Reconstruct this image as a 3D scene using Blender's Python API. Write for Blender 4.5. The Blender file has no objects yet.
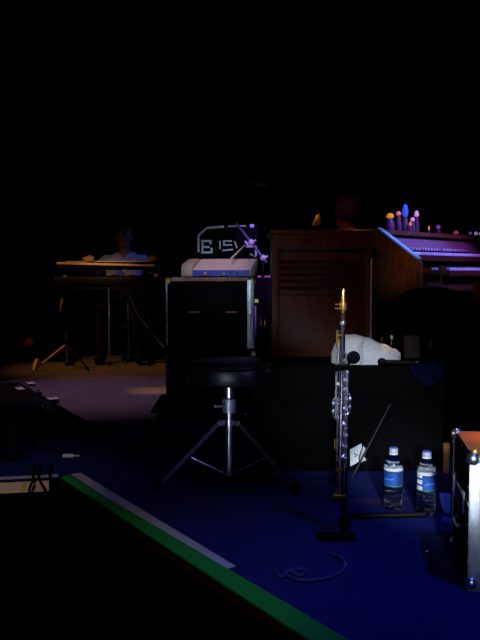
import bpy, bmesh, math, random
from mathutils import Vector, Matrix, Euler
random.seed(7)
SC = bpy.context.scene
COL = SC.collection
PI = math.pi
V = Vector

# ---------------------------------------------------------------- camera
F_PX = 800.0                      # focal length in pixels on the 480x640 frame
PITCH = math.atan(49 / F_PX)
EYE = V((0, 0, 0.83))             # stage floor is z = 0, the photographer stands in the pit
cam_d = bpy.data.cameras.new('camera')
cam_d.sensor_fit = 'VERTICAL'
cam_d.sensor_height = 24.0
cam_d.lens = 24.0 * F_PX / 640
cam_d.clip_start = 0.05
cam = bpy.data.objects.new('camera', cam_d)
COL.objects.link(cam)
cam.location = EYE
cam.rotation_euler = (PI / 2 - PITCH, 0, 0)
SC.camera = cam

# ---------------------------------------------------------------- world, view
w = bpy.data.worlds.new('world')
SC.world = w
w.use_nodes = True
w.node_tree.nodes['Background'].inputs[0].default_value = (0.02, 0.03, 0.12, 1)
w.node_tree.nodes['Background'].inputs[1].default_value = 0.004
SC.view_settings.view_transform = 'Standard'
SC.view_settings.look = 'None'
SC.view_settings.exposure = 0.0
SC.view_settings.gamma = 1.0
SC.view_settings.use_curve_mapping = False

# ---------------------------------------------------------------- stage lamps, and added spots that brighten single objects
def spot(name, loc, aim, color, power, angle, blend=0.6, radius=0.06):
    d = bpy.data.lights.new(name, 'SPOT')
    d.energy = power
    d.color = color
    d.spot_size = math.radians(angle)
    d.spot_blend = blend
    d.shadow_soft_size = radius
    o = bpy.data.objects.new(name, d)
    COL.objects.link(o)
    o.location = loc
    o.rotation_euler = (V(aim) - V(loc)).to_track_quat('-Z', 'Y').to_euler()
    return o

spot('stage_spot_blue', (1.3, 0.9, 3.6), (0.56, 2.0, 0), (0.025, 0.095, 1.0), 215, 30, 1.0, 0.08)
spot('stage_spot_blue_wide', (-0.4, 1.8, 4.2), (-0.1, 3.0, 0), (0.06, 0.11, 1.0), 9, 46, 1.0, 0.08)
spot('stage_spot_rose', (-1.6, 6.0, 4.6), (-1.0, 5.42, 0), (1.0, 0.62, 1.05), 330, 27, 1.0, 0.08)
spot('stage_spot_amber', (-3.6, 5.2, 3.6), (-1.35, 6.75, 0.5), (1.0, 0.42, 0.12), 420, 26, 1.0, 0.08)
spot('stage_spot_amber_small', (-0.9, 6.4, 3.6), (-0.60, 5.52, 0), (1.0, 0.55, 0.06), 420, 7, 1.0, 0.03)
spot('house_spot_white', (0.0, -0.6, 2.3), (0.48, 2.98, 0.40), (0.74, 0.87, 1.0), 470, 12, 0.9, 0.10)
spot('bottle_fill_spot', (0.35, -0.4, 1.15), (0.63, 2.74, 0.12), (0.76, 0.88, 1.0), 480, 8.5, 0.7, 0.05)  # narrow spot added to brighten the bottles
spot('throne_glint_spot', (-0.24, 1.3, 0.20), (-0.045, 3.0, 0.44), (0.62, 0.78, 1.0), 60, 17, 0.9, 0.26)  # low spot added for the highlight on the throne seat
spot('sax_glint_spot', (0.12, 1.15, 0.22), (0.31, 2.5, 0.5), (0.65, 0.80, 1.0), 5, 30, 0.9, 0.08)  # low spot added for glints on the saxophone
spot('case_fill_spot', (0.45, -0.6, 0.9), (0.66, 2.08, 0.17), (0.72, 0.86, 1.0), 95, 8, 0.9, 0.10)  # spot added to brighten the aluminium edge of the flight case
spot('side_spot_white', (-1.9, 1.9, 1.0), (0.28, 2.5, 0.45), (0.7, 0.82, 1.0), 40, 14, 0.8, 0.12)
spot('side_spot_violet', (1.9, 1.5, 0.9), (0.28, 2.5, 0.42), (0.35, 0.25, 1.0), 90, 14, 0.8, 0.12)
spot('side_spot_amber', (-1.5, 2.9, 0.7), (0.31, 2.5, 0.36), (1.0, 0.5, 0.15), 14, 16, 0.8, 0.10)
spot('mouthpiece_spot_gold', (0.1, 0.1, 1.3), (0.32, 2.5, 0.74), (1.0, 0.8, 0.4), 30, 5, 0.8, 0.10)
spot('case_spot_orange', (0.3, 2.7, 3.0), (0.80, 2.25, 0.35), (1.0, 0.30, 0.05), 260, 7.5, 0.4, 0.04)
spot('towel_spot_orange', (0.70, 5.4, 3.1), (0.54, 3.42, 0.53), (1.0, 0.35, 0.06), 520, 5, 0.8, 0.04)
spot('wood_spot_warm', (-1.3, 1.2, 2.2), (0.55, 3.95, 0.68), (1.0, 0.42, 0.18), 34, 22, 0.9, 0.08)
spot('organ_spot_warm', (0.55, 0.8, 1.9), (0.87, 4.2, 0.84), (1.0, 0.42, 0.14), 85, 5, 0.8, 0.06)
spot('keyboard_spot_amber', (-1.2, 4.5, 2.6), (-1.17, 7.0, 0.9), (1.0, 0.58, 0.30), 150, 11, 0.9, 0.06)
spot('back_spot_amber', (-1.2, 4.5, 3.0), (0.58, 6.1, 1.24), (1.0, 0.50, 0.15), 110, 3, 0.8, 0.06)
spot('back_spot_red', (-0.8, 4.0, 2.4), (0.78, 5.45, 1.2), (0.9, 0.12, 0.25), 90, 6, 0.8, 0.06)
spot('organ_spot_blue', (2.6, 2.3, 3.4), (1.1, 4.45, 1.0), (0.14, 0.22, 1.0), 700, 15, 0.8, 0.06)
spot('organ_spot_cap', (3.1, 2.8, 3.4), (0.84, 4.22, 0.98), (0.10, 0.30, 1.0), 1500, 5, 0.8, 0.03)
spot('organ_spot_purple', (2.9, 3.4, 3.2), (1.15, 4.7, 1.0), (0.5, 0.12, 0.9), 300, 22, 0.8, 0.06)
spot('rack_spot_rose', (-0.4, 2.6, 3.4), (-0.14, 4.65, 0.88), (1.0, 0.60, 0.78), 170, 9, 0.8, 0.06)
spot('rack_spot_white', (-0.3, 1.0, 1.6), (-0.08, 4.7, 0.84), (0.65, 0.8, 1.0), 165, 11, 0.8, 0.10)
spot('rack_spot_purple', (0.9, 3.4, 3.4), (0.14, 5.0, 0.95), (0.42, 0.12, 1.0), 900, 8, 0.8, 0.06)
spot('keyboard_spot_blue', (0.9, 6.3, 2.6), (-0.90, 7.5, 1.0), (0.10, 0.20, 1.0), 60, 13, 0.9, 0.06)
spot('keyboard_spot_white', (-0.2, 3.9, 0.9), (-1.1, 7.05, 0.35), (0.4, 0.55, 1.0), 38, 8, 0.9, 0.06)
spot('edge_spot_white', (-0.9, 0.2, 2.6), (-0.95, 3.1, 0), (1.0, 0.88, 0.70), 90, 16, 1.0, 0.08)
spot('edge_spot_near', (-0.5, 0.2, 2.6), (-0.08, 2.25, 0), (1.0, 0.92, 0.85), 60, 22, 1.0, 0.08)

# ---------------------------------------------------------------- picture helpers
def ray(px, py):
    x = (px - 240) / F_PX
    y = (320 - py) / F_PX
    return V((x, math.cos(PITCH) + y * math.sin(PITCH), -math.sin(PITCH) + y * math.cos(PITCH)))

def G(px, py, z=0.0):
    r = ray(px, py)
    t = (z - EYE.z) / r.z
    return EYE + r * t

def A(px, py, Y):
    r = ray(px, py)
    return EYE + r * (Y / r.y)

# ---------------------------------------------------------------- materials
MATS = {}
def mat(name, color, rough=0.6, metal=0.0, noise=0.25, scale=30.0, bump=0.0, emit=0.0, trans=0.0, ior=1.45, spec=0.5, coat=0.0):
    if name in MATS:
        return MATS[name]
    m = bpy.data.materials.new(name)
    m.use_nodes = True
    nt = m.node_tree
    b = nt.nodes['Principled BSDF']
    b.inputs['Roughness'].default_value = rough
    b.inputs['Metallic'].default_value = metal
    b.inputs['Specular IOR Level'].default_value = spec
    b.inputs['Transmission Weight'].default_value = trans
    b.inputs['IOR'].default_value = ior
    b.inputs['Coat Weight'].default_value = coat
    tc = nt.nodes.new('ShaderNodeTexCoord')
    nz = nt.nodes.new('ShaderNodeTexNoise')
    nz.inputs['Scale'].default_value = scale
    nz.inputs['Detail'].default_value = 4
    nt.links.new(tc.outputs['Object'], nz.inputs['Vector'])
    if trans < 0.5:
        mx = nt.nodes.new('ShaderNodeMix')
        mx.data_type = 'RGBA'
        c = color
        mx.inputs[6].default_value = (c[0] * (1 - noise), c[1] * (1 - noise), c[2] * (1 - noise), 1)
        mx.inputs[7].default_value = (min(1, c[0] * (1 + noise)), min(1, c[1] * (1 + noise)), min(1, c[2] * (1 + noise)), 1)
        nt.links.new(nz.outputs['Fac'], mx.inputs[0])
        nt.links.new(mx.outputs[2], b.inputs['Base Color'])
    else:
        b.inputs['Base Color'].default_value = (*color, 1)
    if bump:
        bp = nt.nodes.new('ShaderNodeBump')
        bp.inputs['Strength'].default_value = bump
        bp.inputs['Distance'].default_value = 0.004
        nt.links.new(nz.outputs['Fac'], bp.inputs['Height'])
        nt.links.new(bp.outputs['Normal'], b.inputs['Normal'])
    if emit:
        b.inputs['Emission Color'].default_value = (*color, 1)
        b.inputs['Emission Strength'].default_value = emit
    MATS[name] = m
    return m

def wood_mat(name, c0, c1, scale=(3, 30, 30), rough=0.5):
    m = bpy.data.materials.new(name)
    m.use_nodes = True
    nt = m.node_tree
    b = nt.nodes['Principled BSDF']
    b.inputs['Roughness'].default_value = rough
    b.inputs['Specular IOR Level'].default_value = 0.3
    tc = nt.nodes.new('ShaderNodeTexCoord')
    mp = nt.nodes.new('ShaderNodeMapping')
    mp.inputs['Scale'].default_value = scale
    nz = nt.nodes.new('ShaderNodeTexNoise')
    nz.inputs['Scale'].default_value = 1.6
    nz.inputs['Detail'].default_value = 6
    cr = nt.nodes.new('ShaderNodeValToRGB')
    cr.color_ramp.elements[0].position = 0.35
    cr.color_ramp.elements[0].color = (*c0, 1)
    cr.color_ramp.elements[1].position = 0.7
    cr.color_ramp.elements[1].color = (*c1, 1)
    nt.links.new(tc.outputs['Object'], mp.inputs['Vector'])
    nt.links.new(mp.outputs['Vector'], nz.inputs['Vector'])
    nt.links.new(nz.outputs['Fac'], cr.inputs['Fac'])
    nt.links.new(cr.outputs['Color'], b.inputs['Base Color'])
    MATS[name] = m
    return m

M_FLOOR = mat('stage_deck', (0.085, 0.07, 0.075), 0.9, 0, 0.45, 9, 0.3, spec=0.15)
M_CARPET = mat('blue_wash_carpet', (0.012, 0.016, 0.10), 0.95, 0, 0.5, 70, 0.6, spec=0.05)
M_PIT = mat('pit_floor', (0.006, 0.006, 0.007), 0.9, spec=0.1)
M_CURTAIN = mat('black_drape', (0.004, 0.004, 0.005), 1.0, spec=0.0)
M_FASCIA = mat('fascia_black', (0.0016, 0.0016, 0.0018), 0.9, spec=0.05)
M_GREEN = mat('green_lit_nosing', (0.010, 0.26, 0.030), 0.8, 0, 0.4, 90, 0.4, spec=0.2)
M_RUST = mat('rust_lip', (0.03, 0.008, 0.004), 0.8, spec=0.1)
M_CREAM = mat('cream_trim', (0.62, 0.46, 0.20), 0.7, 0, 0.25, 40)
M_TAPE = mat('grey_tape', (0.42, 0.40, 0.42), 0.7, 0, 0.35, 18)
M_BLACK = mat('black_tolex', (0.0018, 0.0018, 0.0022), 0.8, 0, 0.3, 200, 0.2, spec=0.06)
M_BLACKSHINY = mat('black_vinyl', (0.003, 0.003, 0.004), 0.38, 0, 0.2, 60, 0.1, spec=0.5)
M_BLACKMETAL = mat('black_metal', (0.003, 0.003, 0.0034), 0.5, 0, spec=0.16)
M_RUBBER = mat('black_rubber', (0.0025, 0.0025, 0.0025), 0.9, spec=0.05)
M_CHROME = mat('chrome', (0.72, 0.74, 0.78), 0.30, 1.0, 0.08, 20)
M_ALU = mat('brushed_aluminium', (0.55, 0.58, 0.61), 0.5, 0.85, 0.5, 45, 0.25)
M_SILVER = mat('silver_plate', (0.75, 0.76, 0.78), 0.28, 1.0, 0.12, 90)
M_GOLD = mat('gold_plate', (0.9, 0.55, 0.14), 0.28, 1.0, 0.12, 60)
M_BRASS = mat('brass', (0.8, 0.42, 0.10), 0.42, 0.8, 0.2, 50)
M_WHITE = mat('white_plastic', (0.75, 0.76, 0.78), 0.5, 0, 0.06, 30)
M_PALE = mat('pale_paint', (0.52, 0.58, 0.62), 0.7, 0, 0.3, 60)
M_TOWEL = mat('white_terry', (0.78, 0.78, 0.80), 0.95, 0, 0.10, 160, 0.8, spec=0.1)
M_PAPER = mat('white_paper', (0.72, 0.73, 0.76), 0.85, 0, 0.15, 40, spec=0.2)
M_GREY = mat('grey_card', (0.06, 0.055, 0.06), 0.8, 0, 0.2, 30, spec=0.2)
M_BLUECLOTH = mat('dark_blue_cloth', (0.006, 0.008, 0.05), 0.9, 0, 0.4, 80, 0.5, spec=0.1)
M_LBLUE = mat('label_blue', (0.012, 0.09, 0.42), 0.5, 0, 0.3, 50)
M_LNAVY = mat('label_navy', (0.02, 0.05, 0.22), 0.5)
M_LGREEN = mat('label_green', (0.05, 0.25, 0.10), 0.5)
M_CAPBLUE = mat('cap_blue', (0.06, 0.10, 0.5), 0.5)
M_PET = mat('clear_plastic', (0.95, 0.97, 1.0), 0.10, trans=1.0, ior=1.42)
M_WATER = mat('water', (0.97, 0.99, 1.0), 0.0, trans=1.0, ior=1.15)
M_TOPRUST = mat('brown_laminate', (0.36, 0.115, 0.035), 0.7, 0, 0.45, 14, spec=0.2)
M_IVORY = mat('ivory_keys', (0.62, 0.62, 0.66), 0.4, 0, 0.05)
M_EBONY = mat('ebony_keys', (0.01, 0.01, 0.01), 0.4)
M_ROSE = mat('pale_panel', (0.62, 0.50, 0.52), 0.6, 0, 0.12, 40)
M_BEIGE = mat('beige_endcap', (0.42, 0.35, 0.28), 0.7, 0, 0.2, 40)
M_BLUEPANEL = mat('blue_panel', (0.03, 0.06, 0.35), 0.5)
M_AMBERLED = mat('amber_light', (1.0, 0.45, 0.03), emit=0.5)
M_YELLOWBADGE = mat('yellow_badge_glow', (0.85, 0.65, 0.04), 0.5, emit=0.06)
M_GREENTAG = mat('green_tag_glow', (0.3, 0.75, 0.05), emit=0.22)
M_BLUELED = mat('blue_light', (0.05, 0.12, 1.0), emit=0.5)
M_GLOWBLUE = mat('glow_blue', (0.05, 0.13, 1.0), emit=0.45)
M_GLOWPINK = mat('glow_pink', (0.9, 0.35, 0.75), emit=0.5)
M_GLOWCORAL = mat('glow_coral', (1.0, 0.25, 0.12), emit=0.4)
M_GLOWORANGE = mat('glow_orange', (1.0, 0.32, 0.02), emit=0.5)
M_GLOWVIOLET = mat('glow_violet', (0.3, 0.12, 0.7), emit=0.25)
M_RED = mat('red_cloth', (0.45, 0.08, 0.04), 0.9, 0, 0.3, 40)
M_ORANGE = mat('orange_plastic', (0.85, 0.22, 0.03), 0.5)
M_PURPLE = mat('purple_cloth', (0.16, 0.10, 0.45), 0.9)
M_SKIN = mat('brown_skin', (0.22, 0.11, 0.06), 0.6, 0, 0.15, 40)
M_SHIRT = mat('grey_blue_shirt', (0.30, 0.34, 0.48), 0.9, 0, 0.2, 60)
M_DARKCLOTH = mat('dark_clothes', (0.004, 0.004, 0.005), 0.95, spec=0.05)
M_HAIR = mat('black_hair', (0.010, 0.008, 0.008), 0.9, 0, 0.4, 120, 0.8)
M_EYE = mat('eye_white', (0.6, 0.58, 0.55), 0.4)
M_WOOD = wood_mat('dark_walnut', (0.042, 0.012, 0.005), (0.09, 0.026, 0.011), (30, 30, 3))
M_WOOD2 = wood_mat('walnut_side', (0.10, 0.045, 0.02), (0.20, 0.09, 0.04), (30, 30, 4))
M_STICK = mat('maple_stick', (0.65, 0.55, 0.42), 0.5)

# ---------------------------------------------------------------- mesh helpers
WM = {}          # world matrix of every object we make, known without a scene update

class MB:
    def __init__(self):
        self.bm = bmesh.new()
        self.mi = 0
    def _fin(self, n0):
        self.bm.faces.ensure_lookup_table()
        for f in self.bm.faces[n0:]:
            f.material_index = self.mi
    def box(self, c, s, rot=None, bevel=0.0):
        n0 = len(self.bm.faces)
        M = Matrix.Translation(V(c)) @ (rot.to_4x4() if rot else Matrix.Identity(4)) @ Matrix.Diagonal((s[0], s[1], s[2], 1))
        r = bmesh.ops.create_cube(self.bm, size=1.0, matrix=M)
        if bevel:
            es = list({e for v in r['verts'] for e in v.link_edges})
            bmesh.ops.bevel(self.bm, geom=es, offset=bevel, segments=2, affect='EDGES', profile=0.5)
        self._fin(n0)
        return self
    def cyl(self, p0, p1, r0, r1=None, seg=16, caps=True):
        n0 = len(self.bm.faces)
        p0 = V(p0); p1 = V(p1)
        if r1 is None: r1 = r0
        d = p1 - p0
        q = d.to_track_quat('Z', 'Y').to_matrix().to_4x4()
        M = Matrix.Translation((p0 + p1) / 2) @ q
        bmesh.ops.create_cone(self.bm, cap_ends=caps, segments=seg, radius1=r0, radius2=r1, depth=d.length, matrix=M)
        self._fin(n0)
        return self
    def ball(self, c, r, scale=(1, 1, 1), seg=14, rot=None):
        n0 = len(self.bm.faces)
        M = Matrix.Translation(V(c)) @ (rot.to_4x4() if rot else Matrix.Identity(4)) @ Matrix.Diagonal((scale[0], scale[1], scale[2], 1))
        bmesh.ops.create_uvsphere(self.bm, u_segments=seg, v_segments=max(8, seg // 2 + 2), radius=r, matrix=M)
        self._fin(n0)
        return self
    def rcone(self, p0, p1, r0, r1):
        self.cyl(p0, p1, r0, r1, 14)
        self.ball(p0, r0, seg=14)
        self.ball(p1, r1, seg=14)
        return self
    def tube(self, pts, r, seg=8):
        n0 = len(self.bm.faces)
        pts = [V(p) for p in pts]
        rings = []
        up = V((0, 0, 1))
        for i, p in enumerate(pts):
            a = pts[max(0, i - 1)]; b = pts[min(len(pts) - 1, i + 1)]
            t = (b - a).normalized()
            u = t.cross(up)
            if u.length < 0.05: u = t.cross(V((1, 0, 0)))
            u.normalize()
            v = t.cross(u)
            rr = r[i] if isinstance(r, (list, tuple)) else r
            rings.append([self.bm.verts.new(p + (u * math.cos(2 * PI * k / seg) + v * math.sin(2 * PI * k / seg)) * rr) for k in range(seg)])
        for a, b in zip(rings[:-1], rings[1:]):
            for k in range(seg):
                self.bm.faces.new((a[k], a[(k + 1) % seg], b[(k + 1) % seg], b[k]))
        self.bm.faces.new(rings[0][::-1]); self.bm.faces.new(rings[-1])
        self._fin(n0)
        return self
    def lathe(self, prof, c=(0, 0, 0), seg=28, axis=None, pick=None, cap=True):
        n0 = len(self.bm.faces)
        c = V(c)
        Q = axis.to_track_quat('Z', 'Y').to_matrix() if axis is not None else Matrix.Identity(3)
        rings = []
        for (r, z) in prof:
            rings.append([self.bm.verts.new(c + Q @ V((r * math.cos(2 * PI * k / seg), r * math.sin(2 * PI * k / seg), z))) for k in range(seg)])
        for j, (a, b) in enumerate(zip(rings[:-1], rings[1:])):
            for k in range(seg):
                f = self.bm.faces.new((a[k], a[(k + 1) % seg], b[(k + 1) % seg], b[k]))
                f.material_index = pick(j, k) if pick else self.mi
        if cap:
            f = self.bm.faces.new(rings[0][::-1]); f.material_index = self.mi
            f = self.bm.faces.new(rings[-1]); f.material_index = self.mi
        return self
    def prism(self, pts, ext, bevel=0.0):
        """closed outline pts (3D) extruded by vector ext"""
        n0 = len(self.bm.faces)
        ext = V(ext)
        a = [self.bm.verts.new(V(p)) for p in pts]
        b = [self.bm.verts.new(V(p) + ext) for p in pts]
        n = len(a)
        fs = [self.bm.faces.new(a[::-1]), self.bm.faces.new(b)]
        for k in range(n):
            fs.append(self.bm.faces.new((a[k], a[(k + 1) % n], b[(k + 1) % n], b[k])))
        bmesh.ops.recalc_face_normals(self.bm, faces=fs)
        if bevel:
            es = list({e for f in fs for e in f.edges})
            bmesh.ops.bevel(self.bm, geom=es, offset=bevel, segments=2, affect='EDGES', profile=0.5)
        self._fin(n0)
        return self
    def build(self, name, mats, parent=None, local=False, smooth=True, origin=None):
        me = bpy.data.meshes.new(name)
        if not isinstance(mats, (list, tuple)): mats = [mats]
        for m in mats: me.materials.append(m)
        bmesh.ops.recalc_face_normals(self.bm, faces=self.bm.faces[:])
        o = bpy.data.objects.new(name, me)
        COL.objects.link(o)
        if parent is not None:
            if not local:
                self.bm.transform(WM[parent].inverted())
            o.parent = parent
            WM[o] = WM[parent].copy()
        else:
            if origin is None:
                xs = [v.co.x for v in self.bm.verts]; ys = [v.co.y for v in self.bm.verts]; zs = [v.co.z for v in self.bm.verts]
                origin = V(((min(xs) + max(xs)) / 2, (min(ys) + max(ys)) / 2, min(zs)))
            self.bm.transform(Matrix.Translation(-V(origin)))
            o.location = origin
            WM[o] = Matrix.Translation(V(origin))
        self.bm.to_mesh(me)
        self.bm.free()
        if smooth:
            for p in me.polygons: p.use_smooth = True
            try:
                me.set_sharp_from_angle(angle=math.radians(35))
            except Exception:
                pass
        return o

def thing(name, label, cat, loc, rotz=0.0, group=None):
    o = bpy.data.objects.new(name, None)
    o.empty_display_size = 0.05
    COL.objects.link(o)
    o.location = loc
    o.rotation_euler = (0, 0, rotz)
    WM[o] = Matrix.Translation(V(loc)) @ Matrix.Rotation(rotz, 4, 'Z')
    return tag(o, label, cat, group)

def tag(o, label, cat, group=None):
    o['label'] = label
    o['category'] = cat
    if group: o['group'] = group
    return o

def struct(o):
    o['kind'] = 'structure'
    return o

def copy_tree(o, parent=None, loc=None, label=None):
    c = o.copy()
    COL.objects.link(c)
    if parent is not None: c.parent = parent
    if loc is not None: c.location = loc
    if label: c['label'] = label
    for ch in [x for x in bpy.data.objects if x.parent == o]:
        copy_tree(ch, c)
    return c

def arc_pts(pts, n=8):
    """Catmull-Rom through pts"""
    P = [V(p) for p in pts]
    P = [P[0] * 2 - P[1]] + P + [P[-1] * 2 - P[-2]]
    out = []
    for i in range(1, len(P) - 2):
        for k in range(n):
            t = k / n
            a, b, c, d = P[i - 1], P[i], P[i + 1], P[i + 2]
            out.append(0.5 * ((2 * b) + (c - a) * t + (2 * a - 5 * b + 4 * c - d) * t * t + (3 * b - a - 3 * c + d) * t ** 3))
    out.append(P[-2])
    return out

# ================================================================ SETTING
# stage edge: left run, then the diagonal run towards the camera's right
E_L = G(-60, 484.5); E_C = G(63, 478.5)
e2 = G(304, 636)
dirE = (e2 - E_C).normalized()
E_R = E_C + dirE * 3.2
BACK = 7.95
nOut = V((dirE.y, -dirE.x, 0)).normalized()          # horizontally outwards from the diagonal run
if nOut.x > 0: nOut = -nOut
lefte = (E_L - E_C).normalized()
E_LL = E_C + lefte * 3.4
stage_pts = [E_LL, E_C, E_R, V((3.6, E_R.y, 0)), V((3.6, BACK, 0)), V((E_LL.x, BACK, 0))]
mb = MB(); mb.prism([(p.x, p.y, -0.10) for p in stage_pts], (0, 0, 0.0958))
struct(mb.build('floor', M_FLOOR, smooth=False))
cy_ = 4.25
cp_ = [V((E_LL.x, cy_, 0)), E_LL - nOut * 0.0, E_C, E_R, V((3.55, E_R.y, 0)), V((3.55, cy_, 0))]
mb = MB(); mb.prism([(p.x, p.y, -0.004) for p in cp_], (0, 0, 0.004))
ca = mb.build('floor_carpet', M_CARPET, smooth=False); struct(ca)  # carpet colour also holds the blue wash on the front floor
mb = MB(); mb.prism([(E_LL.x, cy_, -0.004), (3.6, cy_, -0.004), (3.6, BACK, -0.004), (E_LL.x, BACK, -0.004)], (0, 0, 0.004))
struct(mb.build('floor_deck', M_FLOOR, smooth=False))
mb = MB(); mb.box((0, 2.6, -0.86), (7.4, 11.4, 0.1)); struct(mb.build('floor_pit', M_PIT, smooth=False))

def fascia(name, a, b, out):
    out = V(out)
    mb = MB()
    mb.prism([a + V((0, 0, -0.81)), b + V((0, 0, -0.81)), b + V((0, 0, -0.0005)), a + V((0, 0, -0.0005))], out * 0.003)
    return struct(mb.build(name, M_FASCIA, smooth=False))
nL = V((lefte.y, -lefte.x, 0)).normalized()
if nL.y > 0: nL = -nL
fascia('wall_stage_front', E_LL, E_C, nL)
fascia('wall_stage_side', E_C, E_R, nOut)
# ledge line low on the side fascia
mb = MB()
mb.prism([E_C + V((0, 0, -0.125)), E_R + V((0, 0, -0.125)), E_R + V((0, 0, -0.113)), E_C + V((0, 0, -0.113))], nOut * 0.012)
struct(mb.build('trim_1', M_BLACKMETAL, smooth=False))
# nosing on top of the diagonal run, green light put into its colour, a rusty lip below, and the cream band of the left run
gi = G(68, 476); gi2 = G(306, 617)
gd = (gi2 - gi).normalized()
mb = MB()
q = [E_C + nOut * 0.008, E_R + nOut * 0.008]
gR = gi + gd * ((E_R - gi).length)
mb.prism([(p.x, p.y, 0.0) for p in (q[0], q[1], gR, gi)], (0, 0, 0.006))
struct(mb.build('trim_2', M_GREEN, smooth=False))
mb = MB()
mb.prism([E_C + V((0, 0, -0.03)), E_R + V((0, 0, -0.03)), E_R, E_C], nOut * 0.008)
struct(mb.build('trim_3', M_RUST, smooth=False))
mb = MB()
s0 = E_C + lefte * 0.055
mb.prism([s0 + V((0, 0, -0.045)), E_LL + V((0, 0, -0.045)), E_LL + V((0, 0, -0.004)), s0 + V((0, 0, -0.004))], nL * 0.012)
struct(mb.build('trim_4', M_CREAM, smooth=False))
# drapes: back and sides, hung in folds
def drape(name, a, b, h, nrm):
    a = V(a); b = V(b); L = (b - a).length; n = int(L / 0.06)
    mb = MB(); rows = []
    for z in (-0.0, h):
        rows.append([mb.bm.verts.new(a.lerp(b, i / n) + V(nrm) * (0.05 * math.sin(i * 1.35) + 0.02 * math.sin(i * 0.41)) + V((0, 0, z))) for i in range(n + 1)])
    for i in range(n):
        mb.bm.faces.new((rows[0][i], rows[0][i + 1], rows[1][i + 1], rows[1][i]))
    return struct(mb.build(name, M_CURTAIN))
drape('wall_back', (-3.9, BACK - 0.08, 0), (3.6, BACK - 0.08, 0), 4.9, (0, 1, 0))
drape('wall_right', (3.5, 0.3, 0), (3.5, BACK - 0.1, 0), 4.9, (1, 0, 0))
drape('wall_left', (E_LL.x + 0.1, 3.3, 0), (E_LL.x + 0.1, BACK - 0.1, 0), 4.9, (1, 0, 0))
mb = MB(); mb.box((-0.2, 3.0, 4.97), (7.6, 10.4, 0.06)); struct(mb.build('ceiling', M_CURTAIN, smooth=False))

# grey tape along the nosing
t0 = G(70, 474.5); t1 = G(221, 571)
td = (t1 - t0).normalized(); tn = V((-td.y, td.x, 0))
if tn.dot(nOut) > 0: tn = -tn
mb = MB()
off = tn * 0.002
mb.prism([(p.x, p.y, 0.0002) for p in (t0 + off, t1 + off, t1 + tn * 0.053 - td * 0.008, t0 + tn * 0.046)], (0, 0, 0.0008))
tag(mb.build('tape_strip', M_TAPE, smooth=False), 'long pale grey tape strip on the floor beside the green-lit stage edge', 'tape')
a0 = E_C + lefte * 0.02 - nL * 0.03; a1 = E_C + lefte * 1.2 - nL * 0.03
mb = MB()
mb.prism([(p.x, p.y, 0.0002) for p in (a0, a1, a1 - nL * 0.04, a0 - nL * 0.04)], (0, 0, 0.0008))
tag(mb.build('tape_strip', M_TAPE, smooth=False), 'dim tape strip along the stage edge above the cream band at far left', 'tape')

# screws on the side fascia
for (px, py) in ((180, 585), (210, 615), (220, 600), (230, 630), (245, 616), (243, 629)):
    r = ray(px, py)
    t = (E_C - EYE).dot(nOut) / r.dot(nOut)
    p = EYE + r * t
    mb = MB(); mb.ball(p, 0.0028, (1, 1, 1), 8)
    struct(mb.build('trim_screw', M_CHROME))

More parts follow.
